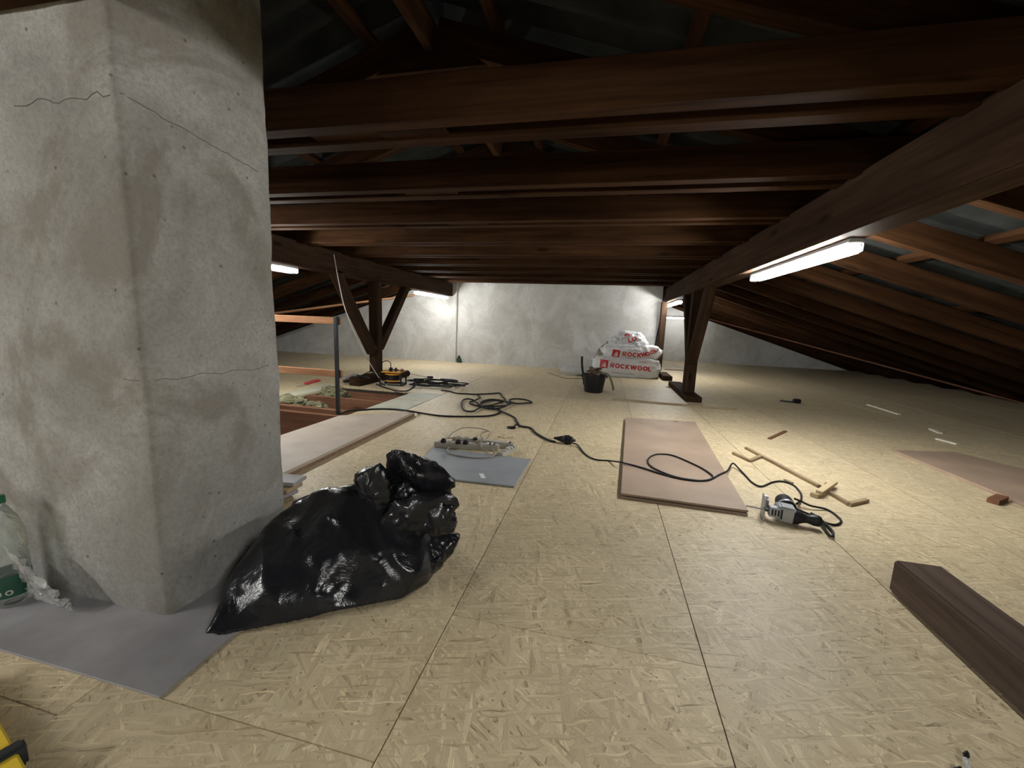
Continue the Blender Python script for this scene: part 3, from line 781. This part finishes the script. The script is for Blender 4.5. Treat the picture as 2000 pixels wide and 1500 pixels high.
# cable reel ------------------------------------------------------------------------
def reel():
    c = F(768, 751); x, y = c.x, c.y
    t = thing('cable_reel', 'orange and black cable reel standing at the foot of the left post', 'cable reel', (x, y, 0), .12)
    obj('drum', MB().lathe([(.02, .055), (.105, .055), (.105, .065), (.075, .07), (.075, .145), (.115, .15), (.115, .16), (.02, .16)], 28), 'orange', t, smooth=True)
    mbw = MB()
    for k in range(5): mbw.tube([(.087*math.cos(a*PI/12), .087*math.sin(a*PI/12), .076+.014*k) for a in range(25)], .008, 6, False)
    obj('wound_cable', mbw, 'rubber', t, smooth=True)
    obj('top_plate', MB().box((0, 0, .185), (.27, .2, .014)), 'orange', t, bevel=.004)
    obj('handle_bar', MB().box((.13, 0, .21), (.05, .05, .04)), 'joist', t, bevel=.01)
    fr = MB()
    for sx in (-1, 1):
        fr.tube([(sx*.15, -.1, .0), (sx*.15, -.1, .18)], .012, 8); fr.tube([(sx*.15, .1, 0), (sx*.15, .1, .18)], .012, 8)
        fr.tube([(sx*.15, -.1, .012), (sx*.15, .1, .012)], .012, 8)
    for sy in (-1, 1): fr.tube([(-.15, sy*.1, .012), (.15, sy*.1, .012)], .012, 8)
    obj('frame', fr, 'blackplastic', t, smooth=True)
    pl = obj('plug', MB().lathe([(.022, .19), (.026, .2), (.024, .24), (.01, .25)], 14, (-.02, -.03, 0)), 'blackplastic', t, smooth=True)
    cable('lead', [(-.02, -.03, .25), (-.03, -.02, .31), (-.09, .0, .335), (-.17, .02, .30), (-.2, .06, .22)], .006, 'rubber', t)
    obj('second_plug', MB().lathe([(.018, .19), (.02, .225), (.01, .245)], 14, (.05, -.02, 0)), 'blackplastic', t, smooth=True)
    return t
reel()
rc = F(768, 751)
# white cord hanging from the left purlin to the reel
P = [AX(652, 497, -3.262), AX(656, 520, -3.26), AX(664, 562, -3.19), AX(673, 600, -3.15), AX(690, 645, -3.12), AX(712, 690, -3.1), AX(730, 722, -3.08), F(748, 747, .03), F(765, 756, .008), F(782, 757, .008)]
tag(cable('hanging_cord', P, .006, 'whitecord'), 'white cord hanging from the left purlin down to the cable reel', 'cord')

# cables ----------------------------------------------------------------------------
def fl(path, z=.008): return [F(a, b, z) for a, b in path]
tag(cable('extension_cable', [F(690, 738, .13)+Vector((0, 0, .0)), F(706, 733, .13), F(722, 726, .14), F(726, 724, .13)], .008, 'rubber'), 'short black cable end looped over the left foot beam', 'cable')
tag(cable('extension_cable', fl([(735, 750), (752, 757), (775, 763), (795, 763), (808, 755), (812, 748)]), .008, 'rubber'), 'black cable curving under the reel to the small black adapter', 'cable')
tag(obj('power_adapter', MB().box((0, 0, .03), (.14, .07, .06)), 'blackplastic', None, F(818, 747), (0, 0, -.1), bevel=.006), 'black box-shaped power adapter between reel and cable tangle', 'adapter')
tag(cable('thin_wire', [F(796, 728, .03), F(815, 733, .02), F(838, 737, .008)], .004, 'greycord'), 'thin grey wire running from the log past the adapter', 'wire')
p = F(840, 739); tag(obj('cable_plug', MB().lathe([(.004, -.05), (.017, -.04), (.02, .02), (.012, .05)], 12, axis='X'), 'blackplastic', None, (p.x, p.y, .02), (0, 0, .4), smooth=True), 'small black plug lying just above the cable tangle', 'plug')
# tangle by the reel
rt = random.Random(11); c = F(852, 755); pts = []
for k in range(44):
    a = k*.9+rt.uniform(-.35, .35); rr = .30+.16*math.sin(k*.7)
    pts.append((c.x+rr*math.cos(a)*rt.uniform(.65, 1.2), c.y+.62*rr*math.sin(a)*rt.uniform(.55, 1.2), .01+.0011*k+rt.uniform(0, .03)))
tag(cable('cable_tangle', pts, .0085, 'rubber', n=6, seg=6), 'tangled heap of black cable right of the cable reel', 'cable')
p = F(876, 751); tag(obj('cable_coupling', MB().tube([(-.14, .03, .03), (-.05, .01, .03), (.1, -.02, .03), (.15, -.03, .03)], [.018, .026, .028, .02], 10), 'blackplastic', None, (p.x, p.y, .03), smooth=True), 'black rubber socket strip on the right of the cable tangle', 'socket')
# cable with the big coil
Z = .009
path = fl([(862, 762), (877, 764), (892, 768), (910, 769), (928, 770), (955, 769), (976, 768), (981, 774), (986, 781), (975, 787)], Z)
path += fl([(950, 793), (938, 791), (942, 784), (962, 780), (985, 784), (990, 792), (968, 798), (945, 796), (940, 789), (955, 783), (980, 783), (1008, 788), (1030, 787), (1039, 786), (1028, 781), (1008, 779), (995, 781), (999, 787), (985, 792), (955, 794)], .022)
path += fl([(935, 793), (920, 789), (918, 785), (930, 781), (938, 776), (933, 772)], .016)
tag(cable('extension_cable', path, .0095, 'rubber'), 'black extension cable with an oval coil in the middle of the floor', 'cable')
path = fl([(640, 830), (655, 815)], .0)
path = [F(664, 809, .052), F(680, 803, .052), F(700, 801.5, .052), F(740, 799, .052), F(775, 800, .052), F(806, 804, .05)] + fl([(818, 806), (860, 812), (912, 813.5), (956, 812), (976, 806), (975, 800), (958, 796)], Z)
path += fl([(940, 795), (925, 803), (908, 802), (901, 792), (904, 782), (914, 779), (926, 782), (938, 792), (958, 797), (980, 804)], .017)
path += fl([(1004, 815), (1009, 823), (1016, 832), (1036, 836), (1048, 847), (1070, 859), (1084, 863)], Z)
tag(cable('extension_cable', path, .0095, 'rubber'), 'black extension cable running over the long pale board to the connector', 'cable')
p = F(1009, 829); 
t = thing('cable_tie', 'small black strap tied to the cable beside the coil', 'strap', (p.x, p.y, 0)); o_ = (-p.x, -p.y, 0)
obj('strap', MB().tube(spline([F(1012, 827, .02), F(1005, 832, .016), F(1000, 835, .012)], 4), .007, 6), 'rubber', t, o_)
obj('tab', MB().lathe([(.002, 0), (.04, .002), (.042, .008), (.002, .012)], 16, F(999, 836)), 'rubber', t, o_, smooth=True)
# connector (plug in socket)
p = F(1103, 866); dxy = (F(1118, 866)-F(1086, 862)); ang = math.atan2(dxy.y, dxy.x)
t = thing('cable_connector', 'thick black plug and socket joining the two floor cables', 'connector', (p.x, p.y, .034), ang)
obj('socket_sleeve', MB().lathe([(.009, -.09), (.012, -.07), (.024, -.03), (.03, -.005), (.036, 0), (.036, .02)], 18, axis='X'), 'blackplastic', t, smooth=True)
obj('collar', MB().lathe([(.03, .02), (.038, .022), (.038, .034), (.03, .036)], 12, axis='X'), 'rubber', t)
obj('plug_body', MB().lathe([(.03, .036), (.03, .055), (.014, .07), (.008, .085)], 18, axis='X'), 'blackplastic', t, smooth=True)
# jigsaw cable, lying over the brown panel
Zp = .036
path = [F(1119, 866, .03), F(1128, 869, .012)] + fl([(1140, 884), (1152, 893), (1166, 898), (1190, 900)], .006) + fl([(1212, 903), (1245, 911), (1290, 925), (1330, 935), (1365, 939), (1387, 936), (1392, 930), (1375, 917), (1345, 902), (1312, 889), (1285, 887), (1269, 893), (1266, 904), (1280, 916), (1315, 930), (1350, 937), (1382, 938), (1405, 927), (1421, 919)], Zp)
path += [F(1431, 905, .03), F(1444, 916, .012)] + fl([(1458, 931), (1470, 943), (1487, 950), (1508, 942), (1526, 940), (1549, 947), (1563, 962), (1565, 975)], .006) + [F(1556, 984, .03)]
tag(cable('jigsaw_cable', path, .0055, 'rubber'), 'thin black cable looping across the brown panel to the jigsaw', 'cable')
# jigsaw ------------------------------------------------------------------------------
def jigsaw():
    t = thing('jigsaw', 'black and silver jigsaw lying on its side on the floorboards', 'power tool', (.865, 2.20, 0), .0)
    t.rotation_euler = (0, 0, -.19)
    # local: x along the tool from sole plate to handle, y away from the viewer, z up
    sole = MB().box((0, .035, .058), (.006, .062, .115)); sole.box((.0, -.01, .03), (.006, .03, .05)); sole.box((0, -.01, .09), (.006, .03, .05))
    obj('sole_plate', sole, 'silver', t, bevel=.0015)
    obj('sole_bracket', MB().box((.014, .05, .062), (.024, .026, .05)), 'silver', t, bevel=.003)
    obj('guide_roller', MB().lathe([(.002, -.012), (.011, -.01), (.011, .012), (.002, .014)], 14, (.016, .085, .085), 'X'), 'silver', t, smooth=True)
    obj('blade', MB().box((-.04, .0, .05), (.08, .0016, .008)), 'silver', t)
    obj('blade_clamp', MB().lathe([(.003, 0), (.009, .001), (.009, .03), (.003, .031)], 12, (.0, .0, .05), 'X'), 'steel', t, smooth=True)
    fg = obj('front_guard', MB().box((.045, -.005, .05), (.05, .04, .05)), 'silver', t, bevel=.004)
    for k in range(3): obj('guard_slot', MB().box((.034+.013*k, -.0262, .052), (.007, .002, .03)), 'blackplastic', fg)
    gear = MB().extrude([(.062, -.022, .012), (.128, -.026, .008), (.134, -.026, .085), (.07, -.022, .088), (.05, -.014, .075)], (0, .075, 0))
    gh = obj('gear_housing', gear, 'silver', t, bevel=.006)
    obj('warning_band', MB().box((.074, -.0275, .05), (.006, .002, .05)), 'blackplastic', gh)
    mo = obj('motor', MB().lathe([(.03, .05), (.041, .055), (.042, .075), (.042, .135), (.039, .16), (.03, .175), (.012, .18)], 24, (.112, 0, .055), 'Y'), 'rubber', t, smooth=True)
    obj('motor_band', MB().lathe([(.0425, .062), (.0432, .064), (.0432, .08), (.0425, .082)], 24, (.112, 0, .055), 'Y', False), 'silver', mo, smooth=True)
    obj('handle', MB().lathe([(.036, .128), (.034, .15), (.024, .17), (.0205, .185), (.023, .20), (.0275, .212), (.0275, .232), (.022, .243), (.008, .248)], 22, (0, .0, .042), 'X'), 'blackplastic', t, smooth=True)
    obj('trigger', MB().box((.172, .022, .045), (.03, .014, .02)), 'blackplastic', t, bevel=.004)
    obj('cord_sleeve', MB().tube([(.11, .14, .075), (.128, .15, .075), (.15, .14, .05)], [.009, .008, .006], 8), 'rubber', t, smooth=True)
    return t
JIG = jigsaw()
def adopt(o, t):
    o.parent = t; o.matrix_parent_inverse = (Matrix.Translation(t.location) @ t.rotation_euler.to_matrix().to_4x4()).inverted(); return o
path = [F(1552, 974, .05), F(1566, 980, .03), F(1584, 988, .02), F(1615, 995, .006), F(1636, 1009, .006), F(1643, 1019, .006), F(1631, 1025, .006), F(1610, 1020, .012), F(1584, 1006, .02), F(1562, 997, .03), F(1552, 992, .04)]
adopt(cable('cord_loop', path, .0055, 'rubber'), JIG)
path = fl([(1584, 1002), (1598, 1010), (1613, 1023), (1626, 1037), (1627, 1047), (1620, 1045), (1608, 1028), (1596, 1014)], .012)
adopt(cable('cord_loop', path, .0055, 'rubber'), JIG)


# power strips --------------------------------------------------------------------------
def power_strip(label, p, q, n_sw, wid=.055, hei=.045, z=0.0):
    p, q = F(*p), F(*q); d = q-p; L = d.length
    t = thing('power_strip', label, 'power strip', ((p.x+q.x)/2, (p.y+q.y)/2, z), math.atan2(d.y, d.x), 'old power strips')
    bd = obj('body', MB().box((0, 0, hei/2), (L, wid, hei)), 'greyplastic', t, bevel=.006)
    for k in range(max(2, int(L/.075)-2)):
        obj('socket', MB().lathe([(.001, 0), (.019, .0005), (.019, .002), (.001, .0025)], 16, (-L/2+.05+.062*k, 0, hei)), 'greycord', bd)
    for k in range(n_sw):
        r = obj('rocker_switch', MB().box((L/2-.05-.032*k, 0, hei+.004), (.018, .034, .008)), 'white', bd, bevel=.002)
        obj('switch_gap', MB().box((L/2-.034-.032*k, 0, hei+.003), (.01, .036, .006)), 'blackplastic', bd)
    return t
PS1 = power_strip('long grey power strip with white rocker switches, front one of the bundle', (849, 872), (974, 880), 2)
PS2 = power_strip('grey power strip half hidden behind the long front one', (885, 862), (1004, 877), 1, z=.0)
power_strip('short grey power strip with two white switches set at an angle', (975, 893), (1004, 880), 2, .05, .035)
adopt(cable('power_cord', [F(865, 862, .02), F(876, 854, .03), F(885, 845, .04), F(903, 836, .05), F(930, 836, .05), F(950, 840, .05), F(957, 845, .04), F(953, 853, .03), F(948, 858, .03)], .0045, 'greycord'), PS2)
adopt(cable('power_cord', [F(952, 842, .04), F(942, 846, .03), F(939, 851, .03), F(944, 858, .02), F(955, 862, .05)], .0045, 'greycord'), PS2)
adopt(cable('power_cord', [F(875, 856, .05), F(890, 856, .06), F(900, 860, .06), F(928, 862, .06), F(938, 860, .06), F(940, 872, .05), F(942, 878, .03), F(955, 886, .02)], .0045, 'greycord'), PS1)
adopt(cable('power_cord', [F(877, 874, .03), F(873, 879, .02)] + fl([(878, 885), (890, 889), (915, 893), (940, 894), (960, 892)], .018) + [F(966, 885, .02), F(962, 877, .03)], .0045, 'greycord'), PS1)
for k, (a, b) in enumerate(((866, 864), (895, 866), (909, 867), (928, 862))):
    p = F(a, b, .05); tag(obj('plug_cap', MB().lathe([(.002, 0), (.02, .002), (.022, .014), (.014, .03), (.005, .034)], 14), 'rubber', None, (p.x, p.y, .0475), smooth=True),
        ['leftmost', 'second', 'third', 'rightmost'][k]+' black plug sitting on the long power strip', 'plug', 'plugs on the power strip')

# bucket ------------------------------------------------------------------------------------
def bucket():
    x, y = -.088, 5.86
    t = thing('bucket', 'black plastic builder bucket filled with waste strips', 'bucket', (x, y, 0))
    obj('pail', MB().lathe([(.001, .0), (.125, .0), (.13, .006), (.164, .235), (.172, .24), (.172, .252), (.163, .252), (.127, .012), (.001, .01)], 36, cap=False), 'blackplastic', t, smooth=True)
    obj('rim', MB().lathe([(.166, .232), (.177, .236), (.177, .252), (.166, .254)], 36, cap=False), 'blackplastic', t, smooth=True)
    for s in (-1, 1): obj('handle_lug', MB().box((s*.178, 0, .225), (.018, .04, .03)), 'blackplastic', t, bevel=.004)
    obj('bail', MB().tube([(.178*math.cos(a*PI/14), .178*math.sin(a*PI/14)*.95, .238+.03*math.sin(a*PI/14)) for a in range(15)], .004, 6), 'steel', t)
    r = random.Random(5)
    for k in range(16):
        a = r.uniform(0, 6.28); rr = r.uniform(0, .05); L = r.uniform(.16, .25)
        tilt = r.uniform(.0, .85); az = r.uniform(0, 6.28)
        o = obj('waste_strip', MB().box((0, 0, 0), (L, r.uniform(.05, .085), .007)), 'rag', None, (x+rr*math.cos(a), y+rr*math.sin(a), .215+.008*k), (r.uniform(-.5, .5), tilt*.6, az), bevel=.001)
        tag(o, 'brown strip of waste board among the scraps filling the bucket', 'scrap', 'waste strips in the bucket')
    tag(obj('broom_stick', MB().tube(spline([(-.135, -.02, .10), (-.165, -.03, .27), (-.185, -.03, .40), (-.19, -.03, .5)], 4), [.016]*12+[.02], 10), 'rubber', None, (x, y, 0), smooth=True), 'dark tool handle sticking up from the left side of the bucket', 'tool')
    P = spline([(.05, -.02, .27), (.12, -.05, .29), (.185, -.07, .27), (.23, -.09, .2), (.26, -.1, .12), (.275, -.1, .06)], 5)
    vs = []; 
    for i, q in enumerate(P):
        tt = (P[min(i+1, len(P)-1)]-P[max(i-1, 0)]).normalized(); n = Vector((tt.z, 0, -tt.x)).normalized()*.005; wv = Vector((.01, .034, 0))
        vs += [q-wv+n, q+wv+n, q+wv-n, q-wv-n]
    nn = len(P); fs = [(i*4+k, i*4+(k+1) % 4, (i+1)*4+(k+1) % 4, (i+1)*4+k) for i in range(nn-1) for k in range(4)] + [(3, 2, 1, 0), (nn*4-4, nn*4-3, nn*4-2, nn*4-1)]
    tag(obj('webbing_strap', MB().add(vs, fs), 'olive', None, (x, y, 0)), 'olive strap hanging over the right rim of the bucket', 'strap')
bucket()

# insulation sacks ----------------------------------------------------------------------------
def seg_d(x, y, ax_, ay, bx_, by_):
    dx, dy = bx_-ax_, by_-ay; t_ = max(0, min(1, ((x-ax_)*dx+(y-ay)*dy)/(dx*dx+dy*dy)))
    return math.hypot(x-ax_-t_*dx, y-ay-t_*dy)
T = .25
def ell(x, y, cx, cyy, rx, ry): return ((x-cx)/rx)**2+((y-cyy)/ry)**2
def _O(x, y): return ell(x, y, .5, .5, .5, .5) < 1 and ell(x, y, .5, .5, .24, .25) > 1
LET = {
 'O': (1.0, _O),
 'C': (.92, lambda x, y: _O(x, y) and not (x > .55 and abs(y-.5) < .2+.25*(x-.55))),
 'R': (.88, lambda x, y: x < T or (y > .42 and x < .5 and (y > .8 or y < .6) ) or (x >= .45 and ell(x, y, .45, .71, .42, .29) < 1 and ell(x, y, .45, .71, .18, .1) > 1) or seg_d(x, y, .42, .42, .74, .0) < .13),
 'K': (.9, lambda x, y: x < T or seg_d(x, y, .2, .42, .74, 1.0) < .13 or seg_d(x, y, .3, .52, .78, .0) < .13),
 'W': (1.35, lambda x, y: min(seg_d(x, y, .13, 1, .38, .05), seg_d(x, y, .38, .05, .675, .9), seg_d(x, y, .675, .9, .97, .05), seg_d(x, y, .97, .05, 1.22, 1)) < .13),
 'L': (.72, lambda x, y: x < T or y < .23)}
def word(text, gap=.1):
    x = 0; its = []
    for ch in text: its.append((ch, x)); x += LET[ch][0]+gap
    def inside(u, v):          # v: 0..1 height, u in units of height
        if not 0 <= v <= 1: return False
        for ch, x0 in its:
            wd, fn = LET[ch]
            if x0 <= u <= x0+wd: return fn(u-x0, v)
        return False
    return inside, x-gap
def logo(u, v):                # red square with the white peak figure left open
    if not (0 <= u <= 1 and 0 <= v <= 1): return False
    a = (v < .78 and abs(u-.60) < .04+.16*(.78-v)/.7 and v > .12)
    b = (v < .62 and v > .12 and abs(u-(.40-.18*(.62-v))) < .035+.1*(.62-v))
    return not (a or b)
def printed(name, me, inside, x0, z0, h, width, mat, parent, rot=0.0, cell=.005, yfrom=-3.0, off=.003, keep=None):
    bvh = BVHTree.FromPolygons([v.co for v in me.vertices], [p.vertices for p in me.polygons])
    nx, nz = int(width*h/cell), int(h/cell); vs = []; idx = {}; fs = []
    ca, sa = math.cos(rot), math.sin(rot)
    def vert(i, j):
        if (i, j) in idx: return idx[(i, j)]
        a, b = i*cell, j*cell; x = x0+a*ca-b*sa; z = z0+a*sa+b*ca
        hit = bvh.ray_cast(Vector((x, yfrom, z)), Vector((0, 1, 0)))
        if hit[0] is None: idx[(i, j)] = None; return None
        vs.append(hit[0]+Vector((0, -off, 0))); idx[(i, j)] = len(vs)-1; return idx[(i, j)]
    for i in range(nx):
        for j in range(nz):
            if inside((i+.5)*cell/h, (j+.5)*cell/h):
                q = [vert(i, j), vert(i+1, j), vert(i+1, j+1), vert(i, j+1)]
                if None not in q and max((vs[q[k]]-vs[q[0]]).length for k in range(4)) < .06: fs.append(tuple(q))
    if not fs: return None
    m2 = bpy.data.meshes.new(name); m2.from_pydata(vs, [], fs); m2.update()
    for p in m2.polygons: p.use_smooth = True
    return link(name, m2, mat, parent)
def sack(label, loc, sz, seed, rz=0.0, ex=.45, crum=1.0, peak=0.0, boxy=.8):
    t = thing('insulation_sack', label, 'sack', loc, rz, 'white insulation sacks')
    bm = bmesh.new(); bmesh.ops.create_cube(bm, size=2); bmesh.ops.subdivide_edges(bm, edges=bm.edges[:], cuts=42, use_grid_fill=True)
    for v in bm.verts:
        n = v.co.normalized()
        q = [math.copysign(abs(c_)**ex, c_) for c_ in n]; L = (abs(q[0])**(2/ex*.5)+abs(q[1])**(2/ex*.5)+abs(q[2])**(2/ex*.5))
        k = 1/max(abs(n.x), abs(n.y), abs(n.z)); s_ = n*(k*boxy+1-boxy)
        x, y, z = s_.x, s_.y, s_.z
        endp = max(0, abs(x)-.72)/.28
        pk = 1-peak*(z+1)/2; x *= pk; y *= pk
        v.co = Vector((x*sz[0]/2*(1+.05*endp), y*sz[1]/2*(1-.25*endp), (z*(1-.28*endp)+1)*sz[2]/2))
    me = bpy.data.meshes.new('sack_film'); bm.to_mesh(me); bm.free()
    s3 = Vector((seed*3.7, seed, 0))
    displace(me, lambda p, n: crum*(.012*crease(Vector((p.x*.8, p.y, p.z*1.5)), 4.5, seed)+.010*crease(p, 10, seed+1)+.005*crease(p, 24, seed)), 0.0)
    return t, me, link('sack_film', me, 'bagwhite', t)
def ears(t, sz, z, seed, sides=(-1, 1)):
    for s in sides:
        pts = [(s*sz[0]*.44, -.1, z), (s*sz[0]*.44, .1, z), (s*sz[0]*.44, 0, z+.07), (s*sz[0]*.44, 0, z-.05), (s*(sz[0]*.5+.09), -.05, z+.05), (s*(sz[0]*.5+.11), .02, z+.02), (s*(sz[0]*.5+.06), .04, z-.03)]
        m2 = hull_mesh(pts, .012, 1, .5); displace(m2, lambda p, n: .014*crease(p, 14, seed))
        link('sack_corner', m2, 'bagwhite', t)
RW, rw_w = word('ROCKWOOL')
t, me, sf = sack('large white printed sack at the bottom of the pile by the back wall', (.455, 8.14, 0), (1.19, .68, .365), 1, crum=1.2, boxy=.8)
ears(t, (1.12, .68), .27, 1, (-1,))
printed('logo_print', me, logo, -.49, .165, .15, 1.0, 'red', sf, -.06)
printed('lettering', me, RW, -.295, .175, .088, rw_w, 'red', sf, -.045)
rb = random.Random(2); bars = []
u = 0
while u < 30:
    wv = rb.uniform(.4, 1.6); bars.append((u, u+wv)); u += wv+.5
tiny = lambda u, v: any(a <= u <= b for a, b in bars)
printed('small_print', me, tiny, -.26, .075, .014, 26*1.3, 'greyprint', sf, -.025, .007)
printed('small_print', me, tiny, .22, .305, .018, 9, 'red', sf, -.06, .006)
t, me, sf = sack('white printed sack in the middle of the pile by the back wall', (.53, 8.1, .36), (1.06, .58, .24), 4, .02, crum=1.3, boxy=.58)
ears(t, (.96, .6), .12, 4)
printed('logo_print', me, logo, -.36, .025, .135, 1.05, 'red', sf, -.12)
printed('lettering', me, word('ROCK')[0], -.17, .035, .085, word('ROCK')[1], 'red', sf, -.03)
printed('lettering', me, word('W')[0], .165, .035, .08, 1.4, 'red', sf, .25)
printed('lettering', me, word('OOL')[0], .265, .05, .075, word('OOL')[1], 'red', sf, .5)
printed('small_print', me, tiny, -.08, .155, .016, 14, 'greyprint', sf, 0, .006)
t, me, sf = sack('crumpled half-empty white sack on top of the pile', (.47, 8.1, .565), (.74, .5, .26), 8, -.1, crum=2.0, peak=.42, boxy=.62)
printed('logo_print', me, lambda u, v: logo(u*.8, v) and ell(u, v, .6, .5, .62, .5) < 1, -.07, .185, .07, 1.25, 'red', sf, -.1)
printed('lettering', me, word('LO')[0], .02, .08, .085, 1.9, 'red', sf, .35)
pts = [AY(1165, 692, 8.2), AY(1170, 680, 8.2), AY(1190, 664, 8.25), AY(1200, 672, 8.1), AY(1198, 690, 8.1), AY(1180, 697, 8.1), AY(1172, 695, 8.35), AY(1196, 672, 8.4), AY(1170, 688, 8.4)]
m2 = hull_mesh(pts, .012, 2, .5); displace(m2, lambda p, n: .012*crease(p, 9, 4))
tag(link('wool_bundle', m2, plain('brown_wool_bundle', (.28, .25, .19), .95, var=.4, scale=20, bump=.6)), 'brownish wool bundle in clear film tucked left of the upper sacks', 'insulation')
# clear plastic wrap beside the sacks
bm = bmesh.new(); bmesh.ops.create_icosphere(bm, subdivisions=4, radius=1)
for v in bm.verts:
    n = v.co; k = 1+.3*crease(n, 1.3, 2)+.08*crease(n, 3, 1)
    v.co = Vector((n.x*.22*k, n.y*.16*k, max(.0, n.z*.1*k+.05)))
me = bpy.data.meshes.new('plastic_wrap'); bm.to_mesh(me); bm.free()
for p in me.polygons: p.use_smooth = True
c = F(1128, 722); tag(link('plastic_wrap', me, 'wrap', None, (c.x, 7.75, 0)), 'heap of crumpled clear plastic wrap left of the sacks', 'wrapper')

# small things by the wall --------------------------------------------------------------------
p = F(883, 711); t = thing('socket_box', 'small dark green box with a plug on the floor at the wall corner', 'box', (-3.12, BACK-.06, 0))
obj('body', MB().box((0, 0, .05), (.09, .08, .1)), 'green', t, bevel=.008)
obj('plug', MB().lathe([(.03, .1), (.034, .12), (.02, .15), (.008, .16)], 12), 'blackplastic', t, smooth=True)
obj('lead', MB().tube([(.04, -.03, .06), (.06, -.04, .05), (.065, -.03, .0)], .012, 6), 'rubber', t)
tag(cable('wall_cable', [(STEPX+.02, BACK-.03, 1.68), (STEPX+.0, BACK-.03, 1.2), (STEPX-.04, BACK-.03, .75), (STEPX-.06, BACK-.03, .5), (STEPX-.08, BACK-.03, .3), (STEPX-.08, BACK-.03, .01)], .012, 'rubber'), 'dark cable running down the end of the back wall', 'cable')
# debris in the near right corner
p = F(1886, 1482); t = thing('cable_stub', 'crushed black plug stub with clear tip near the bottom right corner', 'scrap', (p.x, p.y, 0)); o_ = (-p.x, -p.y, 0)
m2 = hull_mesh([F(1880, 1470, .01), F(1890, 1466, .012), F(1894, 1478, .01), F(1884, 1482, .002), F(1892, 1483, .002), F(1886, 1472, .018)], .002, 1); displace(m2, lambda p, n: .002*crease(p, 60)); link('stub', m2, 'rubber', t, o_)
obj('clear_tip', MB().tube([F(1886, 1483, .008), F(1890, 1497, .008)], .006, 8), 'film', t, o_)
m2 = hull_mesh([F(1858, 1500, .003), F(1880, 1494, .012), F(1882, 1506, .004), F(1862, 1508, .002), F(1870, 1498, .014)], .002, 1); link('second_piece', m2, 'rubber', t, o_)
